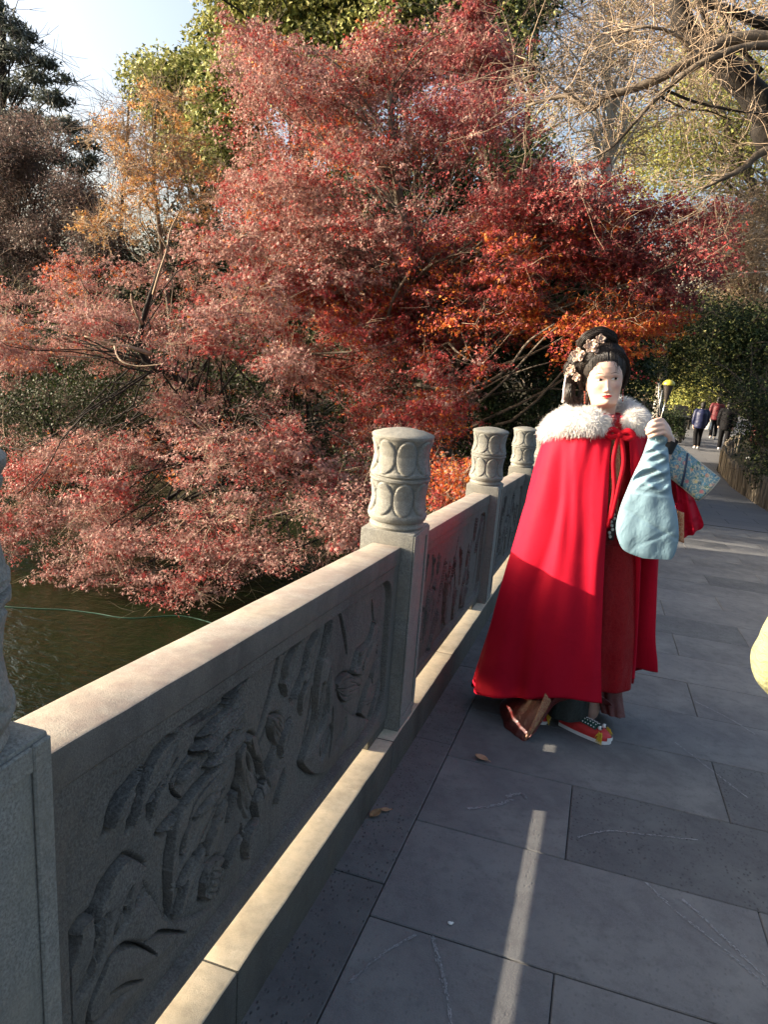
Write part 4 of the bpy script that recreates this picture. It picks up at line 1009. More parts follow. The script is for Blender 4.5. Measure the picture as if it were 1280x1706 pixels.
# ---- blue sleeve hanging from the raised arm
def silk(name, c, rough=.42):
    m = NT(name, rough, .45); n = m.noise(13, 5, .55, m.mapping((1, 1, .6), (0, .6, 0)), .6)
    m.color(m.ramp(n, [(.3, tuple(v * .88 for v in c)), (.7, tuple(min(1, v * 1.08) for v in c))])); m.bump(n, .45, .02); m.bump(m.noise(500, 2), .12, .001); return m.m
M_BLUE = silk('pale_blue_satin', (.17, .275, .335))
hs = [1.445, 1.39, 1.335, 1.27, 1.20, 1.12, 1.04, .985, .945, .925]
xl = [.168, .160, .151, .132, .114, .097, .092, .108, .140, .215]
xr = [.232, .243, .252, .268, .285, .316, .335, .337, .331, .322]
dp = [.030, .032, .035, .036, .034, .030, .025, .019, .013, .005]
nn, mm = 96, 90; hv = np.linspace(0, len(hs) - 1, mm); rows = []
XL, XR, DP, HS = (np.array([c[0] for c in catmull(np.array(q)[:, None], mm)]) for q in (xl, xr, dp, hs))
for i_ in range(mm):
    a = np.linspace(0, 2 * PI, nn, endpoint=False); cx_, rx = (XL[i_] + XR[i_]) / 2, (XR[i_] - XL[i_]) / 2
    x = cx_ + rx * np.cos(a); y = -.205 - .02 * smoothstep(1.4, 1.1, HS[i_]) + DP[i_] * np.sin(a)
    up_m = smoothstep(1.19, 1.24, HS[i_]) * smoothstep(1.46, 1.40, HS[i_])
    s = (HS[i_] * 1.0 - x * .95)
    wr = .013 * up_m * (1 - 2 * np.abs(np.sin(s * 46 + 2.2 * np.sin(x * 30))) + .5 * np.sin(s * 150 + x * 50)) + .0022 * np.sin(s * 34 + x * 22) * (1 - up_m) + .0016 * np.sin(x * 70 + HS[i_] * 11) + .0012 * np.abs(np.sin(x * 34 - HS[i_] * 29)) - .005 * np.exp(-(((HS[i_] - 1.08) + .45 * (x - .20)) / .007) ** 2) - .004 * np.exp(-(((HS[i_] - 1.01) - .7 * (x - .24)) / .008) ** 2) * smoothstep(.17, .24, x)
    wr = wr - .006 * math.exp(-((HS[i_] - 1.196 - 0) / .004) ** 2)
    y = y + wr * np.sign(np.sin(a)) * np.abs(np.sin(a)) ** .6
    z = HS[i_] - .03 * (x - cx_) / max(rx, .01) * smoothstep(1.0, .93, HS[i_]) * (-.2)
    rows.append(np.stack([x, y, z + 0 * a], 1))
mb = MB(); mb.grid(np.array(rows), closed_u=True); mb.F.append([(mm - 1) * nn + j for j in range(nn)])
mb.build('blue_sleeve', M_BLUE, W, smooth=True)
mb = MB(); mb.tube(catmull([(.236, -.185, 1.36), (.246, -.190, 1.395), (.252, -.193, 1.412)], 6), .029, 16, False); mb.build('dark_inner_cuff', plain('black_cuff', (.012, .014, .016), .6), W, smooth=True)

# ---- embroidered cuff flaring out behind the sleeve
m = NT('embroidered_blue_cuff', .6, .3)
vc = m.node('ShaderNodeTexVoronoi', feature='F1'); vc.inputs['Scale'].default_value = 50; m.L(m.mapping((1, .6, 1)), vc.inputs['Vector'])
hue = m.node('ShaderNodeSeparateColor'); m.L(vc.outputs['Color'], hue.inputs[0])
pal = m.ramp(hue.outputs[0], [(.0, (.09, .24, .33)), (.24, (.05, .10, .13)), (.34, (.42, .20, .13)), (.46, (.48, .38, .18)), (.55, (.06, .15, .11)), (.66, (.05, .09, .24)), (.74, (.40, .16, .17)), (.84, (.12, .28, .36))], 'CONSTANT')
edge = m.ramp(vc.outputs['Distance'], [(.30, 0.0), (.50, 1.0)])
c = m.mix(edge, pal, (.10, .20, .24)); c = m.mix(m.ramp(m.noise(130, 2), [(.50, 0.0), (.60, .8)]), c, (.44, .41, .29)); m.color(c); m.bump(vc.outputs['Distance'], .4, .003)
M_EMB = m.m; M_CREAM = plain('cream_piping', (.40, .37, .28), .6)
c4 = [np.array((.226, -.150, 1.418)), np.array((.458, -.130, 1.268)), np.array((.392, -.160, 1.176)), np.array((.268, -.185, 1.262))]
def cuffp(s, t, off=0.0):
    p = (c4[0] * (1 - s) + c4[1] * s) * (1 - t) + (c4[3] * (1 - s) + c4[2] * s) * t
    return p + np.array([0, -.018 * math.sin(PI * t) + .012 * math.sin(PI * s) - off + .004 * math.sin(9 * s + 4 * t), 0])
mb = MB(); mb.grid(np.array([[cuffp(s, t) for t in np.linspace(0, 1, 16)] for s in np.linspace(0, 1, 26)])); o = mb.build('embroidered_cuff', M_EMB, W, smooth=True); md = o.modifiers.new('s', 'SOLIDIFY'); md.thickness = .012; md.offset = 0
mb = MB(); loop = [cuffp(s, .0, .0) for s in np.linspace(0, 1, 20)] + [cuffp(1, t, 0) for t in np.linspace(0, 1, 12)[1:]] + [cuffp(s, 1.0, 0) for s in np.linspace(1, 0, 20)[1:]]
mb.tube(loop, .0058, 6); mb.build('cuff_piping', M_CREAM, o, smooth=True)
mb = MB(); mb.tube([cuffp(.42, t, .007) for t in np.linspace(0, 1, 12)], .0045, 6); mb.build('cuff_seam', plain('navy_seam', (.02, .03, .06), .6), o, smooth=True)
# ---- red cape edge bunched over the far arm and the gold band under it
mb = MB(); rows = []
for t in np.linspace(0, 1, 40):
    l = catmull([(.262, -.13, 1.275), (.285, -.135, 1.20), (.300, -.13, 1.10), (.335, -.12, 1.03), (.360, -.11, 1.000)], 40)[int(t * 39)]; r_ = catmull([(.310, -.10, 1.275), (.365, -.11, 1.20), (.405, -.10, 1.13), (.438, -.08, 1.065), (.430, -.07, 1.040)], 40)[int(t * 39)]
    rows.append([l + (r_ - l) * q + np.array([0, -.030 * math.sin(PI * q) + .013 * math.sin(q * 14 + 3 * t), 0]) for q in np.linspace(0, 1, 24)] + [r_ + (l - r_) * q + np.array([0, .045 * math.sin(PI * q), 0]) for q in np.linspace(0, 1, 12)[1:-1]])
mb.grid(np.array(rows), closed_u=True); mb.F.append([39 * len(rows[0]) + j for j in range(len(rows[0]))]); mb.build('bunched_cape_edge', M_CAPE, W, smooth=True)
mb = MB(); mb.grid(np.array([[np.array([.316 + .026 * q + .020 * t, -.165 - .010 * math.sin(PI * q), 1.13 - .125 * t - .012 * q]) for q in np.linspace(0, 1, 8)] for t in np.linspace(0, 1, 14)])); o = mb.build('gold_sleeve_band', brocade('orange_gold_brocade', (.45, .12, .05), (.60, .40, .18), 60, .9, .45), W, smooth=True); md = o.modifiers.new('s', 'SOLIDIFY'); md.thickness = .006
# ---- bow that ties the cape
M_TIE = velvet('cape_ribbon', (.34, .003, .012), (.28, .002, .008))
mb = MB()
for s in (-1, 1):
    mb.tube(catmull([(.055, -.172, 1.408), (.055 + s * .030, -.180, 1.425), (.055 + s * .052, -.176, 1.408), (.055 + s * .030, -.178, 1.394), (.055, -.172, 1.405)], 20), .0075, 8, ell=[1.6] * 20)
mb.ball((.055, -.178, 1.406), (.012, .010, .013), 10, 8)
for c in ([(.05, -.176, 1.40), (.045, -.185, 1.30), (.066, -.188, 1.17), (.060, -.195, 1.02)], [(.060, -.176, 1.40), (.085, -.18, 1.30), (.080, -.188, 1.19), (.070, -.195, 1.06)]):
    mb.tube(catmull(c, 20), .0052, 6, ell=[1.9] * 20)
mb.build('cape_tie', M_TIE, W, smooth=True)

# ---- what she holds up
hs_ = empty('hand_ornament', (.190, 3.25 - .222, Z0 + 1.40), 'slim silver stick ornament with dark cup and yellow dome held up in her hand', 'ornament')
M_SIL = plain('silver_wire', (.62, .62, .60), .25, .5, .1, 50, 0, .9)
mb = MB(); mb.tube([(0, 0, 0), (.004, 0, .06), (.010, 0, .115), (.014, 0, .165)], .0017, 8); mb.tube([(-.002, .004, .05), (-.010, .002, .115), (-.012, 0, .16), (-.020, 0, .225)], .0014, 6); mb.tube([(.004, 0, .10), (-.006, 0, .135), (-.004, 0, .20)], .0016, 6); mb.build('stick', M_SIL, hs_, smooth=True)
mb = MB(); mb.grid(np.array([[(.016 + r_ * math.cos(a), r_ * math.sin(a), z) for a in np.linspace(0, 2 * PI, 20, endpoint=False)] for z, r_ in ((.150, .003), (.165, .007), (.190, .013), (.212, .017), (.222, .020))]), closed_u=True); mb.build('cup', plain('dark_cup', (.03, .025, .022), .4), hs_, smooth=True)
mb = MB(); mb.grid(np.array([[(.016 + r_ * math.cos(a), r_ * math.sin(a), z) for a in np.linspace(0, 2 * PI, 20, endpoint=False)] for z, r_ in ((.221, .022), (.226, .023), (.234, .019), (.240, .010), (.242, .001))]), closed_u=True, flip=False); mb.build('dome', plain('yellow_enamel', (.36, .31, .03), .35, .5, .15), hs_, smooth=True)
mb = MB(); mb.grid(np.array([[(-.008 + .016 * s * (1 - t), -.004, .062 + .026 * t + .004 * s) for s in (-1, 0, 1)] for t in np.linspace(0, 1, 5)])); o = mb.build('white_petal', M_WHT, hs_); md = o.modifiers.new('s', 'SOLIDIFY'); md.thickness = .0015
# ------------------------------------------------------------------ other people
M_DARKHAIR = plain('dark_hair', (.012, .010, .009), .6, .3)
def figure(name, label, loc, heading, height, top, legs, shoe, stride=.0, arms=None, hood=False, long=.0, vox=.027, hands_in=False):
    """heading: angle of the direction the person faces, measured from +x"""
    r = empty(name, loc, label, 'person', None, heading + PI / 2)       # local -Y is forward
    s = height / 1.70
    def tb(mb, p, rad, n=10, k=10, ell=None):
        q = catmull(np.array(p, float) * s, k); rr = np.interp(np.linspace(0, 1, k), np.linspace(0, 1, len(rad)), rad) * s; mb.tube(q, rr, n, ell=None if ell is None else [ell] * k)
    fz = stride
    A = arms or {-1: [(-.19, 0, 1.39), (-.245, .03 - .05 * fz, 1.12), (-.225, -.05 - .14 * fz, .88)], 1: [(.19, 0, 1.39), (.245, .03 + .05 * fz, 1.12), (.225, -.05 + .14 * fz, .88)]}
    Lg = {-1: [(-.09, 0, .90), (-.095, -.06 - .20 * fz, .50), (-.095, .02 - .34 * fz, .09 + .0 * fz)], 1: [(.09, 0, .90), (.095, -.03 + .12 * fz, .50), (.095, .06 + .40 * fz, .09 + .10 * abs(fz))]}
    mb = MB(); tb(mb, [(0, .0, .86), (0, .01, 1.1), (0, 0, 1.36)], [.13, .125, .13]); tb(mb, [(0, .01, 1.36), (0, .0, 1.45), (0, -.015, 1.54)], [.07, .052, .052])
    mb.ball(np.array((0, -.015, 1.60)) * s, np.array((.072, .092, .112)) * s, 16, 12); mb.ball(np.array((0, -.10, 1.585)) * s, np.array((.012, .016, .02)) * s, 8, 6)
    for q in (-1, 1):
        tb(mb, [(q * .06, 0, 1.38)] + A[q], [.06, .055, .038, .026]); w_, e_ = np.array(A[q][-1]), np.array(A[q][-2]); d = (w_ - e_) / np.linalg.norm(w_ - e_)
        tb(mb, [w_, w_ + d * .05, w_ + d * .085], [.026, .036, .034], 10, 5)
        for f_ in range(4):
            o_ = np.array([.0, (f_ - 1.5) * .018, 0]); tb(mb, [w_ + d * .07 + o_, w_ + d * .12 + o_, w_ + d * (.155 - .01 * abs(f_ - 1.3)) + o_ + np.array([-q * .012, -.01, 0])], [.0095, .009, .007], 6, 5)
        tb(mb, [w_ + d * .03 + np.array([0, -.025, 0]), w_ + d * .08 + np.array([-q * .01, -.045, 0])], [.011, .008], 6, 4)
        tb(mb, Lg[q], [.085, .058, .040])
    V, F = voxel_mesh(mb, vox * .9, 1); mesh_np('body', V, F, M_SKIN, r, smooth=True)
    mb = MB(); lo = .80 - long
    bk_ = 1.22 if hood else 1.0; tb(mb, [(0, .0, lo), (0, .01, lo + .1), (0, .01, 1.10), (0, .005, 1.33), (0, 0, 1.41)], [.175 * bk_, .18 * bk_, .175 * bk_, .175 * bk_, .10], 18, 14)
    for q in (-1, 1): tb(mb, [(q * .07, 0, 1.37)] + A[q][:2] + [tuple(np.array(A[q][1]) + (np.array(A[q][2]) - np.array(A[q][1])) * .96)], [.09, .080, .074, .062, .056], 12, 14)
    tb(mb, [(0, .008, 1.37), (0, .008, 1.42), (0, .002, 1.475)], [.10, .083, .076], 14, 6)
    if hood: mb.ball(np.array((0, .09, 1.40)) * s, np.array((.12, .07, .085)) * s, 12, 8)
    V, F = voxel_mesh(mb, vox, 2)
    for i in range(len(V)):
        n = mnoise.noise(Vector(V[i] * 13)) * .5 + mnoise.noise(Vector((V[i][0] * 5, V[i][1] * 5, V[i][2] * 24))) * .5; V[i] += np.array([V[i][0], V[i][1], 0]) * (.065 if vox < .02 else .05) * n
    mesh_np('jacket', V, F, top, r, smooth=True)
    mb = MB(); tb(mb, [(0, 0, .96), (0, 0, .84)], [.150, .150], 14, 5)
    for q in (-1, 1): tb(mb, Lg[q][:2] + [tuple(np.array(Lg[q][1]) * .06 + np.array(Lg[q][2]) * .94)], [.108, .086, .074, .070], 12, 12)
    V, F = voxel_mesh(mb, vox, 2); mesh_np('trousers', V, F, legs, r, smooth=True)
    for q in (-1, 1):
        mb = MB(); a = np.array(Lg[q][-1]); mb.tube(np.array([a + (0, .05, -.035), a + (0, -.03, -.04), a + (0, -.13, -.052), a + (0, -.19, -.062)]) * s, np.array([.045, .048, .044, .026]) * s, 12, ell=[.9, .95, .8, .7]); mb.build('shoe', shoe, r, smooth=True)
    mb = MB(); mb.ball(np.array((0, .012, 1.628)) * s, np.array((.084, .098, .100)) * s, 18, 12); mb.ball(np.array((0, .042, 1.570)) * s, np.array((.080, .068, .100)) * s, 16, 10); mb.build('hair', M_DARKHAIR, r, smooth=True)
    return r
M_NAVY = plain('navy_down', (.006, .010, .045), .55, .4, .25, 14, .4); M_BLK = plain('black_cloth', (.006, .006, .007), .8, .12, .3, 20, .3)
M_GREYSHOE = plain('grey_shoe', (.30, .30, .30), .6); M_REDJ = plain('red_jacket', (.075, .006, .010), .6, .3, .25, 14, .4); M_MAROON = plain('maroon_coat', (.10, .014, .018), .7, .3, .25, 14, .4)
def gz(y): return float(ground_z(y))
figure('person', 'person in a navy blue hooded down jacket walking away on the path', (3.16, 28, gz(28)), PI / 2 + .1, 1.68, M_NAVY, M_BLK, M_GREYSHOE, .45, hood=True)
figure('person', 'person dressed all in black with pale shoes striding away along the path', (3.96, 27.6, gz(27.6)), PI / 2 - .15, 1.82, M_BLK, M_BLK, plain('pale_shoe', (.5, .5, .48), .6), -.75)
figure('person', 'person in a bright red jacket beyond the walker in black', (4.22, 32.5, gz(32.5)), PI / 2, 1.72, M_REDJ, M_BLK, M_GREYSHOE, .3)
figure('person', 'person in a dark maroon coat beside the stake fence', (4.72, 26.2, gz(26.2) + .05), PI * .9, 1.66, M_MAROON, M_BLK, M_GREYSHOE, .1, long=.25)
bag = empty('carrier_bag', (3.92, 31.9, gz(31.9) + .42), 'small white carrier bag hanging beside the person in red', 'bag')
mb = MB(); mb.grid(np.array([[(rx * math.cos(a), rx * .4 * math.sin(a), z) for a in np.linspace(0, 2 * PI, 12, endpoint=False)] for z, rx in ((0, .08), (.02, .11), (.2, .12), (.33, .09))]), closed_u=True); mb.F.append(list(range(12))[::-1]); mb.build('bag_body', M_WHT, bag, smooth=True)
mb = MB(); mb.tube(catmull([(-.06, 0, .32), (-.04, 0, .42), (.04, 0, .42), (.06, 0, .32)], 10), .007, 6); mb.build('handle', M_WHT, bag)

M_PALE = NT('pale_green_jacket', .75, .25); _n = M_PALE.noise(6, 4); M_PALE.color(M_PALE.ramp(_n, [(.3, (.185, .19, .095)), (.7, (.235, .235, .135))])); M_PALE.bump(M_PALE.noise(9, 4, .5), .6, .03); M_PALE.bump(M_PALE.noise(26, 5, .6, M_PALE.mapping((1, 1, 2.2), (.5, .6, 0)), 1.0), .7, .02); M_PALE = M_PALE.m
M_JEAN = plain('dark_jeans', (.03, .035, .05), .8)
# stands just outside the frame; only the bent elbow reaches into it
hx, hy = .665, 1.27
figure('person', 'person in a pale yellow-green padded jacket standing close by with one elbow bent out', (hx, hy, -TS * hy), PI / 2, 1.68, M_PALE, M_JEAN, M_GREYSHOE, .0, vox=.011,
       arms={1: [(.19, 0, 1.39), (.312, -.035, 1.065), (.17, -.14, .955)], -1: [(-.19, 0, 1.39), (-.26, -.03, 1.12), (-.20, -.22, 1.16)]})

# ------------------------------------------------------------------ stake fence along the path
M_STAKE = NT('weathered_stake', .9, .15); M_STAKE.color(M_STAKE.mix(M_STAKE.rnd(), (.105, .085, .062), (.21, .175, .13))); M_STAKE.bump(M_STAKE.noise(40, 4, .6, M_STAKE.mapping((1, 1, .15))), .6, .006); M_STAKE = M_STAKE.m
fn = empty('stake_fence', (3.3, 18, gz(18)), 'low fence of close-set grey-brown wooden stakes curving along the path', 'fence')
FI = Matrix.Translation((-3.3, -18, -gz(18)))
fc = catmull(np.array(FENCE)[:, ::-1], 400); sl = np.concatenate([[0], np.cumsum(np.linalg.norm(np.diff(fc, axis=0), axis=1))])
sps = []
for k in range(3):
    mb = MB(); r0 = .021; pts = [(.012 * math.sin(k + 3 * t), .012 * math.cos(2 * k + 2 * t), -.15 + .78 * t) for t in np.linspace(0, 1, 5)]; mb.tube(pts, [r0, r0 * 1.05, r0 * .95, r0, r0 * .7], 6); sps.append(mb)
first = []
d = 0; k = 0
while d < sl[-1]:
    x, y = np.interp(d, sl, fc[:, 0]), np.interp(d, sl, fc[:, 1])
    if len(first) < 3: o = sps[k % 3].build('stake', M_STAKE, fn, smooth=True); first.append(o)
    else: o = obj_copy(first[k % 3], fn)
    o.matrix_parent_inverse = FI
    o.location = (x + random.uniform(-.012, .012), y, gz(y) + random.uniform(-.05, .03)); o.rotation_euler = (random.uniform(-.06, .06), random.uniform(-.07, .07), random.uniform(0, 6)); 
    d += random.uniform(.062, .082); k += 1
for h in (.18, .50):
    mb = MB(); mb.tube([(x + .03, y, gz(y) + h) for x, y in fc[::6]], .022, 6); o = mb.build('binding_rail', M_STAKE, fn, smooth=True); o.matrix_parent_inverse = FI

# ------------------------------------------------------------------ dark garden furniture beyond the hedge
M_DWOOD = plain('dark_stained_wood', (.016, .015, .016), .5, .4, .3, 12)
def planks(root, n, lo, hi, axis=1, nm='plank'):
    for i in range(n):
        a, b = list(lo), list(hi); w_ = (hi[axis] - lo[axis]) / n; a[axis] = lo[axis] + i * w_ + .006; b[axis] = lo[axis] + (i + 1) * w_ - .006
        mesh_np(nm, *bevel_box(tuple(a), tuple(b), .008, 1, shear=False), M_DWOOD, root)
tz = -1.42
tb_ = empty('garden_table', (1.75, 30, tz), 'long dark wooden garden table behind the low hedge', 'table')
planks(tb_, 4, (-1.25, -.4, .66), (1.25, .4, .76))
for x in (-1.0, 1.0):
    for y in (-.3, .3): mesh_np('leg', *bevel_box((x - .06, y - .06, -.3), (x + .06, y + .06, .66), .008, 1, shear=False), M_DWOOD, tb_)
bn = empty('garden_bench', (1.1, 31.3, tz), 'dark wooden bench with a slatted back behind the garden table', 'bench')
planks(bn, 3, (-.8, -.25, .42), (.8, .25, .48)); planks(bn, 2, (-.8, .27, .85), (.8, .33, 1.12), 2, 'back_slat')
for x in (-.7, .7): mesh_np('leg', *bevel_box((x - .04, -.2, -.3), (x + .04, .27, .42), .006, 1, shear=False), M_DWOOD, bn); mesh_np('back_post', *bevel_box((x - .04, .335, -.3), (x + .04, .40, 1.15), .006, 1, shear=False), M_DWOOD, bn)
ch = empty('garden_chair', (2.75, 31.0, tz), 'dark wooden chair at the end of the garden table', 'chair')
planks(ch, 3, (-.25, -.25, .42), (.25, .25, .47)); planks(ch, 2, (-.25, .26, .62), (.25, .31, 1.1), 2, 'back_slat')
for x in (-.22, .22):
    for y in (-.2, .2): mesh_np('leg', *bevel_box((x - .03, y - .03, -.3), (x + .03, y + .03, .42), .005, 1, shear=False), M_DWOOD, ch)

# ------------------------------------------------------------------ small things
def fallen(x, y, sz, a, col, label, tilt=.25):
    o = empty('fallen_leaf', (x, y, -TS * y + .006), label, 'leaf', None, a)
    mb = MB(); G = []
    for t in np.linspace(0, 1, 9):
        wd = sz * .30 * math.sin(PI * (.04 + .93 * t)) ** .8
        G.append([(sz * (t - .5), wd * q, sz * (.10 * q * q + tilt * .25 * (t - .5) ** 2) + .001) for q in (-1, -.5, 0, .5, 1)])
    mb.grid(np.array(G)); b_ = mb.build('blade', col, o, smooth=True); md = b_.modifiers.new('s', 'SOLIDIFY'); md.thickness = .0012
    mb = MB(); mb.tube([(sz * .48, 0, .002), (sz * .6, .004, .004), (sz * .72, 0, .003)], .0016, 5); mb.build('stalk', col, o)
M_TAN = plain('tan_leaf', (.40, .24, .14), .7, .2, .25, 40); M_TAN2 = plain('brown_leaf', (.26, .16, .08), .7, .2, .3, 40)
fallen(-.305, 2.687, .060, -.35, M_TAN, 'tan fallen leaf lying flat on the slab in front of the red cape')
fallen(-.580, 2.10, .055, 1.2, M_TAN2, 'curled brown fallen leaf at the foot of the stone kerb', .9)
fallen(-.555, 2.14, .035, .4, M_TAN, 'small tan leaf scrap beside the kerb leaf')
mb = MB(); mb.ball((0, 0, .002), (.008, .006, .003), 7, 5); mb.ball((.006, .004, .002), (.004, .003, .002), 6, 4)
o = mb.build('paper_scrap', M_WHT); o.location = (-.225, 1.691, -TS * 1.691 + .002); tag(o, 'tiny white scrap on the dark slab near the light strip', 'scrap')
bpts = []
for px, py in [(-60, 1003), (0, 1010), (60, 1014), (110, 1016), (160, 1022), (215, 1030), (300, 1026), (360, 1040)]:
    d_ = ray(px, py); t = (CAM_H + 2.498) / -d_[2]; bpts.append(np.array([0, 0, CAM_H]) + d_ * t)
mb = MB(); mb.tube(catmull(bpts, 60), .008, 7); o = mb.build('floating_line', plain('green_rope', (.015, .055, .035), .6, .3, .4, 10), smooth=True); tag(o, 'thin green line floating on the dark pond water', 'rope')
# ------------------------------------------------------------------ vegetation
def leaf_mat(name, trans=.3, rough=.5, spec=.35):
    m = NT(name, rough, spec); c = m.attr('Col'); m.color(c)
    tr_ = m.node('ShaderNodeBsdfTranslucent'); m.L(c, tr_.inputs[0]); mx = m.node('ShaderNodeMixShader'); mx.inputs[0].default_value = trans
    m.L(m.b.outputs[0], mx.inputs[1]); m.L(tr_.outputs[0], mx.inputs[2]); m.L(mx.outputs[0], m.out.inputs[0]); return m.m
M_LEAF = leaf_mat('autumn_leaf', .3, .6, .2); M_EVER = leaf_mat('evergreen_leaf', .2, .58, .2)
def bark(name, a, b, sc=9):
    m = NT(name, .9, .2); n = m.noise(sc, 6, .65, m.mapping((1, 1, .25))); m.color(m.ramp(n, [(.3, a), (.7, b)])); m.bump(n, .8, .03); return m.m
M_BARK = bark('grey_brown_bark', (.06, .047, .036), (.18, .145, .108)); M_BARKD = bark('dark_bark', (.010, .009, .008), (.034, .029, .025)); M_BARKP = bark('pale_plane_bark', (.30, .27, .21), (.52, .48, .40), 4)
M_TWIG = bark('tan_twig', (.20, .145, .10), (.40, .31, .22), 3); M_TWIGD = bark('brown_twig', (.07, .05, .04), (.16, .115, .085), 3)

def lobes(n5):
    ang = {5: (-105, -52, 0, 52, 105), 3: (-62, 0, 62)}[n5]; ln = {5: (.66, .95, 1.05, .95, .66), 3: (.8, 1.0, .8)}[n5]
    V = []; F = []
    for a, l in zip(ang, ln):
        a = math.radians(a); d = np.array([math.sin(a), math.cos(a)]); s_ = np.array([d[1], -d[0]]); b_ = len(V); w_ = .21 if n5 == 5 else .18
        for p, zz_ in ((d * l * .10 - s_ * w_, .03), (d * l * 1.05, -.28 * l), (d * l * .10 + s_ * w_, .03)): V.append((p[0], p[1], zz_ if n5 == 5 else zz_ * 2.2 * (1 + .8 * math.sin(b_))))
        F.append((b_, b_ + 1, b_ + 2))
    return np.array(V), np.array(F)
LEAF5, LEAF3 = lobes(5), lobes(3)
OVAL = (np.array([(-.40, .38, .08), (.34, .20, .06), (.10, 1.12, -.12)]), np.array([(0, 1, 2)]))
SLIM = (np.array([(-.20, .18, .05), (.18, .10, .05), (0, 1.15, -.1)]), np.array([(0, 1, 2)]))

def put_leaves(P, size, tmpl, up=.35, spread=1.0, r=rng, out=None):
    TV, TF = tmpl; n = len(P); k = len(TV)
    nm = r.normal(0, spread, (n, 3)); nm[:, 2] += up * 2
    if out is not None: nm += out
    nm /= np.linalg.norm(nm, axis=1)[:, None]
    a = r.normal(0, 1, (n, 3)); t = a - nm * (a * nm).sum(1)[:, None]; t /= np.linalg.norm(t, axis=1)[:, None]; b_ = np.cross(nm, t)
    s_ = (size * r.uniform(.65, 1.3, n))[:, None, None]
    V = P[:, None] + s_ * (TV[None, :, 0:1] * b_[:, None] + TV[None, :, 1:2] * t[:, None] + TV[None, :, 2:3] * nm[:, None])
    F = (np.arange(n)[:, None, None] * k + TF[None]).reshape(-1, 3)
    return V.reshape(-1, 3), F, k
def inpoly(x, y, poly):
    c = False; n = len(poly)
    for i in range(n):
        x1, y1 = poly[i]; x2, y2 = poly[(i + 1) % n]
        if (y1 > y) != (y2 > y) and x < (x2 - x1) * (y - y1) / (y2 - y1) + x1: c = not c
    return c
def pads_in(poly, n, Y0, Y1, r0, r1, r, mind=.55, holes=()):
    """clump centres filling the outline the crown has from the bridge, spread through its depth"""
    xs = [p[0] for p in poly]; ys_ = [p[1] for p in poly]; out = []; tries = 0
    while len(out) < n and tries < n * 60:
        tries += 1; x, y = r.uniform(min(xs), max(xs)), r.uniform(min(ys_), max(ys_))
        if not inpoly(x, y, poly) or any(inpoly(x, y, h) for h in holes): continue
        Y = r.uniform(Y0, Y1); c = at(x, y, Y); rad = r.uniform(r0, r1)
        if any(np.linalg.norm(c - o[0]) < mind * (rad + o[1]) * .5 for o in out): continue
        out.append((c, rad, x, y))
    return out
def in_pad(c, rad, n, flat, r):
    d = r.normal(0, 1, (n, 3)); d /= np.linalg.norm(d, axis=1)[:, None]; q = rad * r.uniform(.05, 1.0, n) ** .45
    q *= 1 + .35 * np.sin(d[:, 0] * 5 + c[0]) * np.cos(d[:, 1] * 4 + c[1] * 3)
    if SPRAY and n > 60:                                     # leaves gather in flat sprays along each shoot
        m = n // SPRAY + 1; dm, qm = d[:m], q[:m] * 1.06; j = np.repeat(np.arange(m), SPRAY)[:n]
        dr = dm + r.normal(0, .55, (m, 3)); dr[:, 2] *= .5; dr /= np.linalg.norm(dr, axis=1)[:, None]
        t = r.uniform(-.5, 1, n)[:, None] * r.uniform(.12, .30, m)[j][:, None]
        P = (dm * qm[:, None])[j] * np.array([1, 1, flat]) + dr[j] * t + r.normal(0, 1, (n, 3)) * np.array([.055, .055, .022])
        return P + c
    P = d * q[:, None]; P[:, 2] *= flat; return P + c
SPRAY = 0
def twig_batch(S, D, L, r0, K=5, r=rng, curl=.35, droop=0.0):
    """thin three-sided shoots: starts S, directions D, lengths L, base radii r0"""
    n = len(S); pts = [S]; d = D / np.linalg.norm(D, axis=1)[:, None]
    for k in range(K - 1):
        d = d + r.normal(0, curl, (n, 3)) * .5; d[:, 2] -= droop; d /= np.linalg.norm(d, axis=1)[:, None]; pts.append(pts[-1] + d * (L / (K - 1))[:, None])
    pts = np.stack(pts, 1); t = np.gradient(pts, axis=1); t /= np.linalg.norm(t, axis=2)[..., None] + 1e-9
    u = np.cross(t, np.array([.31, .52, .79])); u /= np.linalg.norm(u, axis=2)[..., None] + 1e-9; v_ = np.cross(t, u)
    rad = r0[:, None] * np.linspace(1, .35, K)[None]
    V = np.stack([pts + rad[..., None] * (math.cos(a) * u + math.sin(a) * v_) for a in (0, 2.094, 4.189)], 2)       # n,K,3,3
    idx = np.arange(n * K * 3).reshape(n, K, 3); F = []
    for j in range(3): F.append(np.stack([idx[:, :-1, j], idx[:, :-1, (j + 1) % 3], idx[:, 1:, (j + 1) % 3], idx[:, 1:, j]], -1).reshape(-1, 4))
    return V.reshape(-1, 3), np.concatenate(F), pts
def limb_pts(a, b, r, sag=.12, k=8):
    a, b = np.array(a), np.array(b); L = np.linalg.norm(b - a); mid = (a + b) / 2 + r.normal(0, .10, 3) * L + np.array([0, 0, sag * L]); return catmull([a, a * .6 + mid * .4 + r.normal(0, .03, 3) * L, mid, b * .65 + mid * .35 + r.normal(0, .04, 3) * L, b], k)

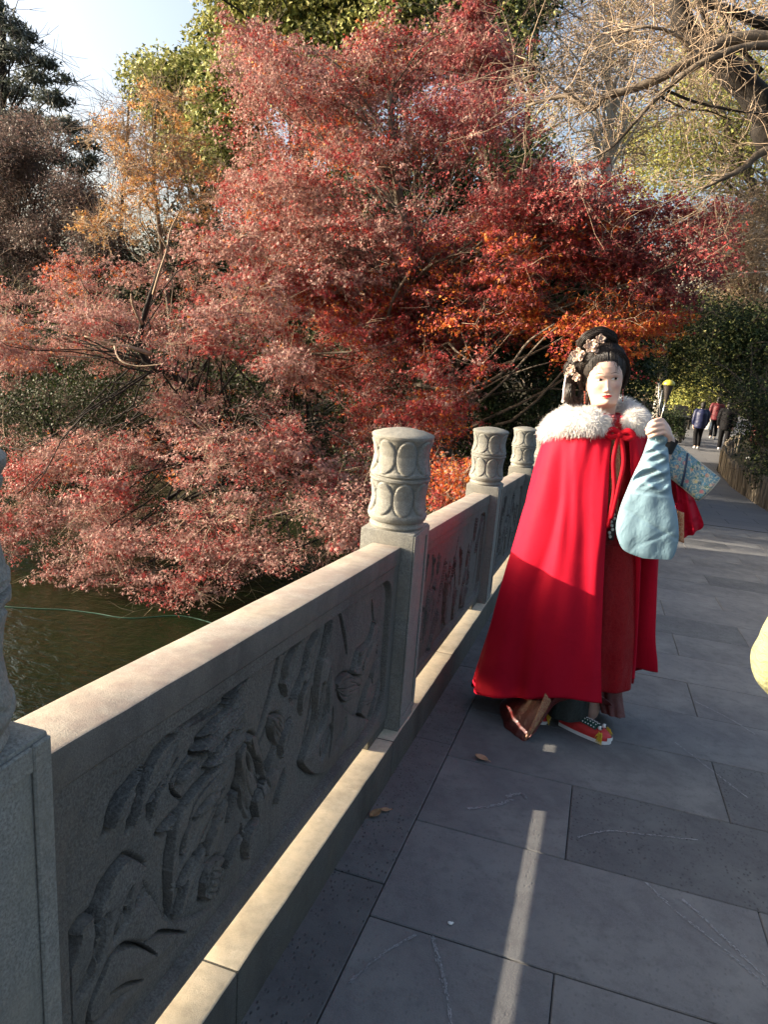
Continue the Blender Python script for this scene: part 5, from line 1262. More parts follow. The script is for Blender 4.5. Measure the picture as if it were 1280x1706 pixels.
DRY = [(.40, .245, .205), (.50, .34, .285), (.34, .185, .155), (.27, .14, .12), (.41, .21, .18)]
CRIM = [(.37, .050, .048), (.45, .075, .062), (.29, .045, .050), (.34, .10, .08)]
MARO = [(.20, .048, .052), (.26, .060, .062), (.16, .040, .045), (.30, .11, .095)]
ORAN = [(.56, .15, .03), (.50, .095, .025), (.60, .24, .05), (.46, .07, .03)]
GOLD_ = [(.56, .30, .09), (.60, .39, .14), (.50, .22, .07), (.44, .26, .15)]
CAMP = [(.28, .30, .085), (.36, .36, .125), (.19, .225, .068), (.41, .39, .15)]
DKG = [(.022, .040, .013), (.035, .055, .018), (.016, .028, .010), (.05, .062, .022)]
CEDAR = [(.105, .122, .105), (.135, .148, .13), (.08, .095, .08)]
DUSK = [(.115, .088, .078), (.155, .115, .098), (.085, .075, .064), (.19, .12, .105)]
YG = [(.30, .30, .08), (.37, .35, .10), (.22, .25, .07)]
TANL = [(.36, .27, .17), (.44, .34, .22), (.28, .20, .12), (.24, .15, .08)]
def pal_pick(pal, n, r, jit=.22):
    c = .95 * np.array(pal)[r.integers(0, len(pal), n)]; return c * r.uniform(1 - jit, 1 + jit, (n, 1))

def tree(name, label, cat, base, trunk, pads, per, flat, size, tmpl, colfn, mat, bark_m, seed, twig_m=None, ntw=0, r0=.14, up=.35, group=None, twl=(.35, .9), twr=.006, limbs=1.0, spread=1.0, bare=0.0, density_pow=1.6):
    r = np.random.default_rng(seed); base = np.array(base, float)
    root = empty(name, base, label, cat, group); I = Matrix.Translation(tuple(-base))
    def done(o): o.matrix_parent_inverse = I; return o
    tk = catmull(np.array(trunk), 16); mb = MB(); mb.tube(tk, np.linspace(r0, r0 * .35, 16) * (1 + .08 * np.sin(np.arange(16) * 1.7)), 10); done(mb.build('trunk', bark_m, root, smooth=True))
    mb = MB(); nl = 0
    for c, rad, *_ in pads:
        if r.random() > limbs: continue
        j = int(np.clip(np.argmin(np.linalg.norm(tk - (c - np.array([0, 0, rad * 1.2])), axis=1)) - r.integers(0, 4), 1, 15))
        lp_ = limb_pts(tk[j], c, r, .05); mb.tube(lp_, np.linspace(max(.010, r0 * .30 * (1 - j / 22)), .006, 8), 6); nl += 1
    if nl: done(mb.build('limbs', bark_m, root, smooth=True))
    if ntw:
        Ss, Ds = [], []
        wts = np.array([p[1] ** 2 for p in pads]); wts /= wts.sum()
        for c, rad, *_ in [pads[i] for i in r.choice(len(pads), ntw, p=wts)]:
            d = r.normal(0, 1, 3); d[2] = d[2] * .6 + .25; d /= np.linalg.norm(d); Ss.append(c + d * rad * r.uniform(.0, .6) * np.array([1, 1, flat])); Ds.append(d)
        Ss, Ds = np.array(Ss), np.array(Ds); L = r.uniform(*twl, ntw); V1, F1, pt = twig_batch(Ss, Ds, L, np.full(ntw, twr) * r.uniform(.7, 1.4, ntw), 4, r)
        i = r.integers(0, ntw, ntw * 2); k = r.integers(1, 3, ntw * 2); S2 = pt[i, k]; D2 = Ds[i] + r.normal(0, .7, (ntw * 2, 3)); V2, F2, _ = twig_batch(S2, D2, L[i] * r.uniform(.25, .6, ntw * 2), np.full(ntw * 2, twr * .55), 3, r)
        tag(mesh_np('twigs', np.concatenate([V1, V2]), np.concatenate([F1, F2 + len(V1)]).astype(np.int32), twig_m or bark_m, root), kind='stuff').matrix_parent_inverse = I
    tl = tmpl if isinstance(tmpl, list) else [tmpl]
    VV, FF, CC, n0 = [], [], [], 0
    for c, rad, x, y in pads:
        n = int(per * (rad ** density_pow) * r.uniform(.75, 1.2))
        if n < 4: continue
        P = in_pad(c, rad, n, flat, r); cols = colfn(P, x, y, n, r); t_ = tl[r.integers(0, len(tl))]
        V, F, k = put_leaves(P, size, t_, up, spread, r, (P - c) / rad * .5)
        VV.append(V); FF.append(F + n0); CC.append(np.repeat(cols, k, axis=0)); n0 += len(V)
    if VV: tag(done(mesh_np('crown', np.concatenate(VV), np.concatenate(FF).astype(np.int32), mat, root, np.concatenate(CC))), kind='stuff')
    return root
def simple(pal, jit=.25): return lambda P, x, y, n, r: pal_pick(pal, n, r, jit)
def mixed(main, other, f=.3): return lambda P, x, y, n, r: np.where(r.random((n, 1)) < f, pal_pick(other, n, r), pal_pick(main, n, r))
def wpick(ws, n, r):
    """ws: list of (palette, weight); one palette leads in a clump, the others speckle it"""
    pals, w_ = [q[0] for q in ws], np.array([q[1] for q in ws], float); w_ /= w_.sum(); lead = np.where(np.repeat(r.random(n // 26 + 1), 26)[:n] < .5, r.choice(len(pals), p=w_), np.repeat(r.choice(len(pals), n // 26 + 1, p=w_), 26)[:n]); idx = np.where(r.random(n) < .66, lead, r.choice(len(pals), n, p=w_)); out = np.zeros((n, 3))
    for k, p in enumerate(pals):
        m_ = idx == k; out[m_] = pal_pick(p, int(m_.sum()), r)
    return out
def maple_col(P, x, y, n, r):
    if y > 500 and x > 850: return wpick([(ORAN, 5), (CRIM, 2)], n, r)
    if x > 1020: return wpick([(MARO, 5), (CRIM, 3), (DRY, 1)], n, r)
    if x > 690 and 370 < y < 560: return wpick([(MARO, 4), (ORAN, 3), (CRIM, 2)], n, r)
    if x > 690 and y < 560: return wpick([(MARO, 4), (DRY, 3.4), (CRIM, 2.6)], n, r)
    if y > 480: return wpick([(CRIM, 5), (DRY, 3), (ORAN, 1.5)], n, r)
    return wpick([(DRY, 7), (CRIM, 2.7), (MARO, .7), (ORAN, .5)], n, r)
def maple2_col(P, x, y, n, r):
    if y > 800: return wpick([(DRY, 7), (CRIM, 2)], n, r)
    return wpick([(DRY, 8), (CRIM, 1.9), (MARO, .5), (ORAN, .4)], n, r)

# --- the big red maple
SPRAY = 26
r = np.random.default_rng(11)
POLY1 = [(395, 190), (415, 50), (455, 40), (475, 110), (560, 125), (610, 60), (665, 70), (700, 150), (760, 50), (790, -10), (835, 50), (835, 160), (880, 225), (905, 285), (960, 300), (1010, 345), (1070, 320), (1120, 310), (1180, 365), (1165, 480), (1105, 540), (1010, 530), (930, 545), (870, 530), (810, 600), (745, 690), (640, 780), (560, 700), (480, 620), (420, 500), (400, 350)]
HO1 = [[(690, 500), (740, 500), (740, 545), (690, 545)], [(540, 540), (630, 560), (620, 610), (530, 600)]]
pads = pads_in(POLY1, 150, 10.2, 13.8, .40, .72, r, .70, HO1)
pads += [(at(x, y, Y), q, x, y) for x, y, Y, q in ((1010, 560, 10.6, .34), (1045, 585, 10.8, .32), (1075, 555, 11, .3), (940, 560, 10.4, .26), (1030, 620, 10.9, .22), (985, 545, 10.5, .3), (930, 600, 10.6, .14), (1095, 530, 11, .26), (765, 660, 10.2, .34), (740, 720, 10.2, .36), (800, 610, 10.3, .28), (700, 690, 10.0, .4), (650, 740, 9.8, .4), (735, 780, 10.2, .3))]
pads += [(at(x, y, Y), q, x, y) for x, y, Y, q in ((430, 60, 11.5, .32), (440, 130, 11.4, .4), (620, 90, 12, .4), (650, 60, 12.2, .3), (790, 20, 11.8, .3), (795, 90, 11.6, .4), (560, 150, 11.6, .45), (700, 190, 11.4, .5))]
pads += [(at(x, y, 11.2 + .02 * (x % 37)), .46, x, y) for x, y in ((1040, 350), (1000, 385), (1080, 365), (1120, 350), (1150, 395), (1130, 450), (1100, 415), (1060, 425), (1010, 440), (1080, 490), (1165, 370), (960, 330), (930, 400), (900, 340))]
b0 = at(760, 840, 12.9); b0[2] = -2.0
tree('red_maple', 'tall crimson maple with a broad domed crown behind the balustrade posts', 'tree', b0, [b0, at(745, 740, 12.7), at(705, 600, 12.3), at(690, 470, 12), at(660, 300, 12), at(650, 150, 12.1)], pads, 3500, .62, .047, [LEAF5, LEAF3, LEAF3, LEAF3, OVAL, SLIM, OVAL, OVAL], maple_col, M_LEAF, M_BARK, 12, M_TWIG, 1500, .15, .45, None, (.3, .9), .0040)
# long pale boughs reaching over the woman's head and out of the dark gap belong to the maple's own limbs
o = bpy.data.objects['red_maple']; I = Matrix.Translation(tuple(-v_ for v_ in o.location))
mb = MB()
for pts, a, b_ in (([(690, 640, 11.2), (770, 650, 10.8), (840, 620, 10.6), (880, 570, 10.5), (925, 540, 10.4)], .030, .014), ([(800, 670, 10.8), (850, 625, 10.6), (905, 565, 10.4), (930, 545, 10.3)], .020, .010), ([(690, 470, 11.5), (720, 440, 11), (745, 430, 10.8), (790, 400, 10.6)], .035, .015), ([(640, 560, 11.4), (655, 500, 11), (690, 440, 10.7), (700, 400, 10.6)], .03, .012), ([(500, 590, 11), (600, 585, 10.9), (660, 570, 11)], .018, .02), ([(775, 480, 10.9), (770, 440, 10.7), (780, 380, 10.5)], .02, .01)):
    mb.tube(catmull([at(*p) for p in pts], 14), np.linspace(a, b_, 14), 7)
q = mb.build('boughs', M_BARK, o, smooth=True); q.matrix_parent_inverse = I

# --- the drier maple leaning out over the water
r = np.random.default_rng(21)
POLY2 = [(-40, 480), (60, 440), (150, 425), (200, 440), (270, 400), (330, 420), (410, 400), (480, 540), (560, 680), (640, 770), (640, 860), (600, 915), (520, 940), (440, 930), (330, 960), (250, 960), (180, 930), (100, 890), (-40, 880)]
HO2 = [[(-40, 620), (160, 630), (150, 700), (-40, 720)], [(325, 590), (410, 590), (410, 640), (330, 650)], [(140, 660), (280, 680), (280, 715), (150, 712)], [(0, 880), (150, 905), (160, 960), (-40, 960)]]
pads = pads_in(POLY2, 92, 8.6, 11.6, .34, .60, r, .75, HO2)
pads += [(at(x, y, Y), q_, x, y) for x, y, Y, q_ in ((260, 985, 8.3, .2), (330, 990, 8.2, .22), (385, 960, 8.3, .24), (240, 960, 8.5, .24), (180, 945, 8.5, .2), (500, 915, 8.4, .28), (560, 900, 8.6, .28), (600, 880, 8.8, .26), (330, 930, 8.4, .3), (455, 930, 8.4, .22), (60, 880, 8.8, .32), (20, 925, 8.5, .26), (80, 950, 8.3, .24), (150, 960, 8.3, .26), (210, 975, 8.2, .24), (300, 965, 8.2, .26), (-20, 870, 8.8, .4), (50, 790, 9.2, .5), (130, 760, 9.4, .5), (230, 760, 9.4, .5), (10, 740, 9.8, .45), (90, 850, 9, .45), (370, 915, 8.5, .34), (570, 860, 8.7, .34), (110, 915, 8.6, .3), (30, 840, 8.9, .36), (200, 895, 8.5, .34), (280, 905, 8.4, .34), (420, 900, 8.5, .34), (150, 850, 8.8, .4), (350, 870, 8.5, .4), (10, 905, 8.6, .26), (290, 1000, 8.15, .16), (520, 850, 8.6, .36), (600, 830, 8.8, .34))]
b0 = at(560, 830, 12.8); b0[2] = -2.1
tree('dry_maple', 'low spreading maple with dry pinkish-brown leaves hanging over the water', 'tree', b0, [b0, at(470, 770, 11.6), at(345, 690, 10.4), at(300, 630, 10.1), at(240, 600, 9.9), at(236, 540, 9.8), at(268, 440, 9.8)], pads, 3700, .58, .040, [LEAF5, LEAF3, LEAF3, LEAF3, OVAL, SLIM, SLIM], maple2_col, M_LEAF, M_BARKD, 22, M_TWIG, 1700, .085, .5, None, (.3, .85), .0036)
o = bpy.data.objects['dry_maple']; I = Matrix.Translation(tuple(-v_ for v_ in o.location))
mb = MB()
for pts, a, b_ in (([(250, 590, 9.7), (215, 578, 9.5), (180, 572, 9.4), (140, 560, 9.3)], .035, .012), ([(236, 540, 9.7), (222, 510, 9.5), (218, 490, 9.4)], .03, .012), ([(255, 490, 9.3), (265, 455, 9.2), (278, 415, 9.2), (283, 385, 9.2), (300, 350, 9.2)], .022, .008), ([(278, 415, 9.2), (262, 385, 9.1), (250, 360, 9.1)], .012, .006), ([(190, 577, 9.2), (200, 600, 9.0), (230, 610, 9), (280, 605, 9)], .014, .008)):
    mb.tube(catmull([at(*p) for p in pts], 12), np.linspace(a, b_, 12), 7)
q = mb.build('boughs', M_TWIG, o, smooth=True); q.matrix_parent_inverse = I

# --- small orange maple by the second post
r = np.random.default_rng(31)
pads = [(at(x, y, Y), q_, x, y) for x, y, Y, q_ in ((745, 800, 8.6, .26), (770, 790, 8.5, .22), (730, 825, 8.4, .22), (780, 810, 8.8, .2), (755, 830, 8.5, .2))]
b0 = at(752, 940, 9.2); b0[2] = -2.9
tree('orange_maple_sapling', 'small orange-red maple sapling growing up between first and second balustrade posts', 'sapling', b0, [b0, at(752, 880, 8.9), at(752, 810, 8.6)], pads, 5200, .8, .030, [LEAF5, LEAF3], lambda P, x, y, n, r: wpick([(ORAN, 4), (CRIM, 3), (DRY, 1)], n, r), M_LEAF, M_BARK, 32, M_TWIG, 80, .03, .4, None, (.2, .4), .004)

# --- golden tree at the left
r = np.random.default_rng(41)
pads = pads_in([(160, 200), (235, 190), (250, 115), (295, 160), (345, 260), (370, 320), (330, 370), (230, 400), (90, 400), (115, 380), (190, 330), (165, 250)], 40, 12.6, 14.0, .28, .46, r, .8)
b0 = at(300, 800, 13.6); b0[2] = -2.0
tree('golden_maple', 'slender tree with thin orange and yellow leaves left of the crimson maple', 'tree', b0, [b0, at(290, 600, 13.5), at(270, 420, 13.4), at(255, 280, 13.3), at(262, 160, 13.3)], pads, 1250, .7, .048, [LEAF5, LEAF3, OVAL], lambda P, x, y, n, r: wpick([(GOLD_, 6), (TANL, 3), (DRY, .6)], n, r), M_LEAF, M_BARK, 42, M_TWIG, 900, .07, .4, None, (.3, .9), .005)

SPRAY = 0
# --- evergreens behind
r = np.random.default_rng(51)
G1 = 'broadleaf evergreens behind the maples'
pads = pads_in([(235, 130), (330, 95), (410, 120), (430, 230), (410, 300), (330, 295), (265, 240)], 46, 17.5, 20, .6, 1.0, r, .6)
b0 = at(340, 640, 19); b0[2] = -1.5
tree('evergreen_tree', 'rounded olive-green evergreen rising behind the golden tree', 'tree', b0, [b0, at(340, 400, 19), at(340, 220, 19)], pads, 1900, .8, .105, OVAL, mixed(CAMP, DKG, .12), M_EVER, M_BARKD, 52, None, 0, .25, .3, G1)
pads = pads_in([(315, 20), (360, -120), (720, -120), (715, 30), (690, 130), (560, 170), (430, 180), (330, 110)], 95, 17, 20.5, .55, 1.0, r, .55)
b0 = at(500, 640, 19); b0[2] = -1.5
tree('evergreen_tree', 'tallest olive-green evergreen, its crown cut by the top edge above the crimson maple', 'tree', b0, [b0, at(500, 400, 19), at(510, 150, 19), at(520, -40, 19)], pads, 1400, .8, .115, OVAL, mixed(CAMP, DKG, .2), M_EVER, M_BARKD, 53, None, 0, .32, .3, G1)
pads = pads_in([(700, -100), (900, -100), (900, 60), (850, 140), (800, 130), (720, 80)], 34, 16.5, 19, .5, .9, r, .6)
b0 = at(830, 640, 18); b0[2] = -1.7
tree('evergreen_tree', 'dark thin-crowned evergreen showing behind the top right of the crimson maple', 'tree', b0, [b0, at(825, 400, 18), at(815, 200, 18), at(800, 20, 18)], pads, 900, .8, .09, OVAL, mixed(DKG, CAMP, .4), M_EVER, M_BARKD, 54, M_TWIGD, 200, .22, .3, G1, (.5, 1.4), .012)

# --- dark trees at the left edge
r = np.random.default_rng(61)
pads = [(at(x, y, Y), q_, x, y) for x, y, Y, q_ in [(x_, y_, 18.6 + (Y_ - 21) * .8, q_ * .87) for x_, y_, Y_, q_ in ((10, 40, 21, .7), (-20, 90, 21, .9), (30, 90, 20.6, .7), (60, 130, 20.5, .6), (20, 150, 21, .8), (90, 165, 20.4, .6), (110, 210, 20.3, .6), (140, 240, 20.2, .5), (50, 200, 21, .8), (-30, 180, 21.5, 1), (90, 260, 20.4, .6), (10, 250, 21, .8), (130, 280, 20.2, .5), (40, 60, 21, .5), (75, 105, 20.5, .4), (-10, 10, 21, .5), (150, 265, 20.2, .35), (60, 290, 20.6, .7), (-40, 280, 21, .9), (105, 130, 20.4, .3), (10, 320, 20.6, .8), (100, 320, 20.6, .6))]]
b0 = at(20, 640, 18.6); b0[2] = -1.4
tree('conifer_tree', 'dark grey-green tree with layered boughs against the pale sky at the left edge', 'tree', b0, [b0, at(10, 400, 18.6), at(0, 200, 18.6), at(5, 30, 18.6)], pads, 2300, .42, .13, SLIM, mixed(CEDAR, DKG, .1), M_EVER, M_BARKD, 62, M_BARKD, 260, .26, .3, None, (.6, 1.6), .014)
pads = pads_in([(-60, 200), (70, 210), (140, 300), (190, 400), (160, 440), (60, 460), (-60, 480)], 60, 15, 17.5, .45, .8, r, .6)
b0 = at(40, 720, 16.5); b0[2] = -1.9
tree('dusky_tree', 'dark purple-brown shrubby tree at the left edge below the tall layered tree', 'tree', b0, [b0, at(40, 560, 16.5), at(40, 380, 16.4)], pads, 2800, .8, .065, [SLIM, OVAL], simple(DUSK), M_LEAF, M_BARKD, 63, M_TWIGD, 900, .14, .3, None, (.4, 1.1), .008)

# --- undergrowth on the far bank: dark bushes one behind the maples
r = np.random.default_rng(71)
G2 = 'dark evergreen bushes on the far bank'
BUSH = [((-60, 640, 230, 790), 13.7, 'dark bush overhanging the pond at the left edge of the far bank'), ((-80, 560, 240, 780), 14.6, 'dark bush at the water edge under the dusky tree'), ((160, 560, 430, 800), 14.2, 'dark bush on the bank behind the leaning dry maple'), ((380, 540, 640, 830), 14.6, 'dark bush on the bank behind the crimson maple trunk'), ((600, 560, 840, 800), 14.0, 'dark bush showing left of the second balustrade post'), ((120, 380, 430, 600), 16.2, 'dull green bush between the golden tree and the dry maple')]
for k, ((x0, y0, x1, y1), Y, lab) in enumerate(BUSH):
    pads = pads_in([(x0 + 30, y0), (x1 - 30, y0 + 10), (x1, y1), (x0, y1)], 30, Y - .5, Y + .9, .45, .8, r, .6)
    b0 = at((x0 + x1) / 2, y1 + 40, Y + .2); b0[2] = -2.2
    tree('bush', lab, 'bush', b0, [b0, at((x0 + x1) / 2, (y0 + y1) / 2, Y + .2), at((x0 + x1) / 2, y0 + 30, Y + .2)], pads, 1300, .8, .06, OVAL, mixed(DKG, DUSK, .25), M_EVER, M_BARKD, 72 + k, M_TWIGD, 150, .06, .3, G2, (.3, .8), .007, .5)
# dark evergreens standing right behind the maples
G4 = 'dark evergreens close behind the maples'
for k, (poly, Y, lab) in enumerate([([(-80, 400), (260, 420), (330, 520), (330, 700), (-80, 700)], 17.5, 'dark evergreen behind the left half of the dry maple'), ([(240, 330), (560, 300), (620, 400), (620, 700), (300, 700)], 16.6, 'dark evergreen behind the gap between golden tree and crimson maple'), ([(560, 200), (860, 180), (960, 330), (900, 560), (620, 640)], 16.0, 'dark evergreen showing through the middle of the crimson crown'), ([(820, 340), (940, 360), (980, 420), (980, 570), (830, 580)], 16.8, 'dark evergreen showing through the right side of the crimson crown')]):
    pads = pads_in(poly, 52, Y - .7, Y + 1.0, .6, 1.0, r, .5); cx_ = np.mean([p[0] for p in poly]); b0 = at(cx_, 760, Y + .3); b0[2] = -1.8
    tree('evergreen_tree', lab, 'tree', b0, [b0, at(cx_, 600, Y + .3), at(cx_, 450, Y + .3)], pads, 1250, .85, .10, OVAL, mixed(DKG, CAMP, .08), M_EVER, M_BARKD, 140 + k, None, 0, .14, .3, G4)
# glossy dark shrubs behind the woman
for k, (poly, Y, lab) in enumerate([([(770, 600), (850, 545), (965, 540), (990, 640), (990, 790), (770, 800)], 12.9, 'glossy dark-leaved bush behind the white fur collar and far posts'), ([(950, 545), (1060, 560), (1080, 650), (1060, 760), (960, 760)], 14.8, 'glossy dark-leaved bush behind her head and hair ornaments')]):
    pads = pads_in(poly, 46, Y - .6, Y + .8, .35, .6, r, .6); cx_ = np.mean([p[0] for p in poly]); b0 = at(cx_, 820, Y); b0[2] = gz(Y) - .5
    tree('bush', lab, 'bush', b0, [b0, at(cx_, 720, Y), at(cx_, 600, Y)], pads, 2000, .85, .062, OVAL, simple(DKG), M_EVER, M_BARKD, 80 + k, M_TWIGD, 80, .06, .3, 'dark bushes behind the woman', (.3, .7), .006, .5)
# --- green shrubs over the path at the right
r = np.random.default_rng(91)
SH = [([(1060, 530), (1140, 500), (1200, 520), (1190, 600), (1120, 640), (1060, 640)], 24.5, .7, 1.1, 'olive-green shrub overhanging the far end of the path', mixed(DKG, CAMP, .35), 40),
      ([(1170, 520), (1300, 540), (1330, 690), (1262, 680), (1235, 640), (1190, 630)], 21.0, .6, .95, 'dark green shrub overhanging the path beside the stake fence', mixed(DKG, CAMP, .2), 48),
      ([(1235, 640), (1330, 640), (1340, 800), (1290, 790), (1245, 730)], 17.5, .40, .65, 'dark shrub growing inside the stake fence at the right edge', mixed(DKG, CAMP, .15), 34)]
for k, (poly, Y, a_, b_, lab, cf_, n) in enumerate(SH):
    pads = pads_in(poly, n, Y - 1.0, Y + 1.2, a_, b_, r, .5); tx = {0: 5.5, 1: 5.6, 2: 4.6}[k]; b0 = np.array([tx, Y + .4, gz(Y)])
    c_ = np.mean([p[0] for p in pads], axis=0)
    tree('shrub', lab, 'shrub', b0, [b0, b0 * .6 + c_ * .4 + np.array([0, 0, .3]), c_], pads, 1050, .85, .075 if k < 2 else .058, OVAL, cf_, M_EVER, M_BARKD, 92 + k, M_TWIGD, 160, .055, .3, 'green shrubs beside the path', (.4, 1.1), .010, .7)
pads = pads_in([(1085, 690), (1140, 688), (1135, 722), (1080, 722)], 26, 28.6, 29.6, .30, .42, r, .5)
b0 = np.array([1.9, 29, gz(29)]); tree('low_hedge', 'low dark clipped hedge at the left side of the far path', 'hedge', b0, [b0, b0 + (0, 0, .3), b0 + (.1, 0, .6)], pads, 1500, .8, .05, OVAL, simple(DKG), M_EVER, M_BARKD, 97, None, 0, .04)
pads = pads_in([(1100, 615), (1215, 610), (1220, 665), (1110, 670)], 30, 35, 37, .7, 1.0, r, .5)
b0 = np.array([3.6, 36, gz(36)]); tree('sunlit_bush', 'sunlit yellow-green bush beyond the garden furniture', 'bush', b0, [b0, b0 + (0, 0, .8), b0 + (.1, 0, 1.8)], pads, 420, .8, .11, OVAL, simple(YG), M_EVER, M_BARKD, 98, None, 0, .06)

# --- bare tree whose boughs cross the top right
r = np.random.default_rng(101)
b0 = np.array([5.9, 12.2, gz(12.2) - .1]); root = empty('bare_tree', b0, 'bare tree leaning in from the right with thick dark and tan boughs', 'tree'); I = Matrix.Translation(tuple(-b0))
mb = MB(); trunk = [b0, b0 + (-.1, -.3, 2.0), at(1330, 280, 10.6), at(1280, 190, 10.3), at(1235, 135, 10.2), at(1180, 85, 10.1), at(1140, 40, 10), at(1128, -20, 10), at(1110, -120, 10)]
mb.tube(catmull(trunk, 40), np.interp(np.linspace(0, 1, 40), [0, .4, .7, 1], [.24, .17, .135, .06]) * (1 + .05 * np.sin(np.arange(40) * 1.3)), 12); mb.build('trunk', M_BARKD, root, smooth=True).matrix_parent_inverse = I
BO = [([(1400, 90, 9.6), (1280, 62, 9.4), (1205, 70, 9.3), (1165, 95, 9.2), (1100, 130, 9.1), (1050, 150, 9.1), (1010, 160, 9.1), (985, 182, 9.1), (950, 160, 9.2), (915, 165, 9.3), (880, 176, 9.4)], .085, .018, M_BARK),
      ([(1400, 95, 9.5), (1280, 75, 9.2), (1190, 95, 9.0), (1120, 140, 9.0), (1070, 190, 9.0), (1020, 245, 9.1), (970, 272, 9.2)], .060, .008, M_BARK),
      ([(1400, 70, 10), (1280, 42, 9.8), (1230, 22, 9.7), (1170, 0, 9.6), (1120, -40, 9.6)], .080, .04, M_BARKD), ([(1205, 100, 10), (1180, 40, 9.8), (1150, -30, 9.8)], .05, .03, M_BARKD),
      ([(1420, 210, 10), (1280, 250, 9.8), (1240, 280, 9.7), (1200, 300, 9.6), (1170, 315, 9.6)], .065, .016, M_BARK), ([(985, 182, 9.1), (940, 150, 9.0), (900, 120, 9.0), (870, 90, 9)], .018, .007, M_BARK),
      ([(1165, 95, 9.2), (1130, 60, 9.1), (1080, 45, 9), (1020, 60, 9)], .03, .008, M_BARK), ([(1110, 150, 9.1), (1160, 170, 9.2), (1230, 185, 9.2), (1290, 190, 9.3)], .02, .012, M_BARKD), ([(1270, 120, 9.6), (1220, 60, 9.5), (1200, 0, 9.5)], .035, .02, M_BARKD), ([(1100, 160, 9.2), (1140, 180, 9.2), (1180, 185, 9.3), (1220, 200, 9.3)], .016, .006, M_BARKD)]
allp = []
for pts, a, b_, mt in BO:
    p = catmull([at(*q) for q in pts], 26); allp.append(p); mb = MB(); mb.tube(p, np.linspace(a, b_, 26) * (.86 + .06 * np.sin(np.arange(26) * 1.9)), 9); mb.build('bough', mt, root, smooth=True).matrix_parent_inverse = I
allp = np.concatenate(allp); n = 270
i = r.integers(0, len(allp), n); S = allp[i]; D = r.normal(0, 1, (n, 3)) + np.array([-.6, 0, .1]); L = r.uniform(.35, 1.25, n)
V1, F1, pt = twig_batch(S, D, L, r.uniform(.004, .009, n), 6, r, .5); j = r.integers(0, n, n * 4); S2 = pt[j, r.integers(2, 6, n * 4)]; D2 = D[j] / np.linalg.norm(D[j], axis=1)[:, None] + r.normal(0, .7, (n * 4, 3))
V2, F2, _ = twig_batch(S2, D2, r.uniform(.15, .55, n * 4), r.uniform(.002, .004, n * 4), 5, r, .5)
tag(mesh_np('twigs', np.concatenate([V1, V2]), np.concatenate([F1, F2 + len(V1)]).astype(np.int32), M_TWIG, root), kind='stuff').matrix_parent_inverse = I

# --- pale plane trees and the tan, half-bare wood behind
r = np.random.default_rng(111)
def bare(name, label, base, trunk, poly, Y0, Y1, npad, per, colfn, seed, r0, bk_, ntw, twm=None, size=.07, group=None, tmpl=OVAL, twl=(.6, 1.8), twr=.012):
    rr = np.random.default_rng(seed); pads = pads_in(poly, npad, Y0, Y1, .7, 1.3, rr, .5)
    return tree(name, label, 'tree', base, trunk, pads, per, .85, size, tmpl, colfn, M_LEAF, bk_, seed + 1, twm or M_TWIG, ntw, r0, .2, group, twl, twr, 1.0)
G3 = 'half-bare trees beyond the path'
b0 = np.array([at(1000, 600, 22)[0], 22, gz(22)]); bare('plane_tree', 'pale-barked plane tree whose forked white trunk shows above the maple', b0, [b0, at(1004, 420, 22), at(1012, 280, 22), at(1018, 190, 22), at(1010, 60, 22)], [(880, -60), (1080, -60), (1120, 120), (1060, 280), (940, 290), (860, 120)], 20.5, 24, 40, 130, simple(TANL), 112, .20, M_BARKP, 650, group=G3)
o = bpy.data.objects['plane_tree']; I = Matrix.Translation(tuple(-v_ for v_ in o.location)); mb = MB()
for pts in ([(1008, 290, 21.9), (995, 240, 21.7), (985, 215, 21.6)], [(1012, 270, 21.9), (1035, 225, 21.6), (1045, 190, 21.5)]): mb.tube(catmull([at(*p) for p in pts], 8), np.linspace(.10, .05, 8), 7)
mb.build('forks', M_BARKP, o, smooth=True).matrix_parent_inverse = I
b0 = np.array([at(1105, 640, 24)[0], 24, gz(24)]); bare('plane_tree', 'leaning pale trunk at the right edge of the crimson crown', b0, [b0, at(1118, 540, 24), at(1140, 470, 24), at(1172, 420, 24), at(1215, 370, 24), at(1260, 330, 24)], [(1150, 380), (1290, 320), (1330, 440), (1230, 480)], 23, 25, 20, 160, simple(TANL), 114, .15, M_BARKP, 300, group=G3)
b0 = np.array([at(1240, 640, 26)[0] + 2.2, 26.5, gz(26)]); bare('dry_shrub_tree', 'dense tan twiggy tree with dry leaves at the right edge', b0, [b0, at(1270, 560, 26.3), at(1260, 460, 26.2), at(1240, 380, 26.2)], [(1150, 400), (1190, 330), (1300, 300), (1340, 420), (1330, 560), (1200, 545), (1150, 490)], 24.5, 28, 46, 420, simple(TANL), 116, .12, M_BARK, 1100, group=G3, tmpl=SLIM, size=.09, twr=.011, twl=(.5, 1.5))
b0 = np.array([8.2, 25.5, gz(25)]); bare('yellowing_tree', 'yellow-green leafy tree behind the dark bare boughs', b0, [b0, at(1330, 460, 25.5), at(1250, 300, 25.5), at(1190, 150, 25.5)], [(1040, 240), (1080, 130), (1180, 90), (1340, 100), (1340, 300), (1180, 310), (1060, 310)], 24.5, 28, 60, 330, simple(YG), 118, .22, M_BARK, 420, group=G3, size=.10)
b0 = np.array([at(900, 600, 38)[0], 38, -1.5]); bare('half_bare_tree', 'tan half-bare tree crowded behind the right shoulder of the crimson maple', b0, [b0, at(890, 400, 38), at(880, 200, 38), at(900, 20, 38)], [(800, -100), (1060, -100), (1060, 300), (1000, 360), (900, 300), (820, 160)], 36, 40, 70, 200, mixed(TANL, CAMP, .25), 120, .25, M_BARK, 900, group=G3, size=.11, twr=.016)
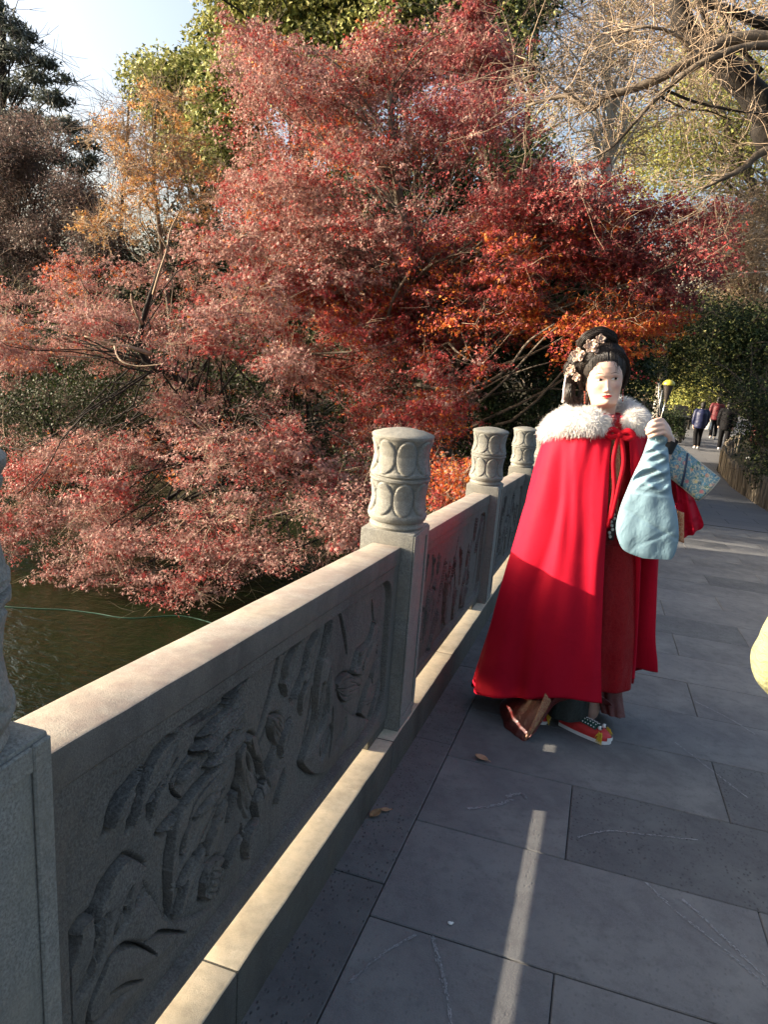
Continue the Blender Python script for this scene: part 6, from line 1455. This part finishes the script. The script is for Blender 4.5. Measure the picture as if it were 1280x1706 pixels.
b0 = np.array([9.5, 32, gz(32)]); bare('half_bare_tree', 'tan half-bare tree filling the sky behind the yellow-green one', b0, [b0, at(1330, 400, 32), at(1260, 200, 32), at(1200, 20, 32)], [(1020, -100), (1360, -100), (1360, 540), (1060, 540), (1020, 300)], 30, 35, 70, 170, mixed(TANL, YG, .3), 122, .28, M_BARK, 900, group=G3, size=.12, twr=.018)
b0 = np.array([at(1040, 640, 40)[0], 40, gz(40)]); bare('half_bare_tree', 'dull brown tree closing the view at the end of the path', b0, [b0, at(1060, 600, 40), at(1090, 540, 40), at(1100, 450, 40)], [(900, 460), (1360, 460), (1360, 720), (1150, 690), (900, 700)], 38, 44, 80, 210, mixed(DKG, TANL, .35), 124, .15, M_BARK, 500, group=G3, size=.14, twr=.02)
b0 = np.array([at(200, 600, 24)[0], 24, -1.2]); bare('bare_sapling', 'leafless thin tree against the sky left of the olive-green evergreens', b0, [b0, at(200, 400, 24), at(210, 260, 24), at(215, 150, 24)], [(165, 260), (190, 160), (225, 140), (240, 240), (200, 330)], 23, 25, 12, 30, simple(TANL), 126, .10, M_BARKD, 260, M_TWIGD, twl=(.5, 1.3), twr=.010)
# far wood behind everything, one mass
r = np.random.default_rng(131); VV, FF, CC, n0 = [], [], [], 0
for k in range(150):
    x = r.uniform(-40, 34); y = 46 + r.uniform(0, 14) + abs(x) * .05; c = np.array([x, y, -1.5 + r.uniform(.5, 6.5) * (1 if x > -16 else .75)]); rad = r.uniform(1.2, 2.6); n = 260
    P = in_pad(c, rad, n, .8, r); V, F, kk = put_leaves(P, .22, OVAL, .3, 1, r); VV.append(V); FF.append(F + n0); CC.append(np.repeat(pal_pick([DKG, TANL, DUSK][k % 3], n, r), kk, axis=0)); n0 += len(V)
tag(mesh_np('far_wood', np.concatenate(VV), np.concatenate(FF).astype(np.int32), M_EVER, None, np.concatenate(CC)), 'distant wood of mixed dark and tan trees behind the garden', 'wood', None, 'stuff')
# ground cover on the bank
n = 16000; x = r.uniform(-22, 1.5, n); y = 13.4 + r.exponential(1.8, n) + .12 * np.clip(-x - 1, 0, 12); P = np.stack([x, y, np.full(n, -1.95) + r.uniform(-.25, .25, n) + .1 * (y - 13)], 1)
V, F, kk = put_leaves(P, .10, SLIM, .2, 1, r); tag(mesh_np('ground_cover', V, F.astype(np.int32), M_EVER, None, np.repeat(pal_pick(DKG + DUSK, n, r), kk, axis=0)), 'low dark ground cover along the far bank', 'ground cover', None, 'stuff')
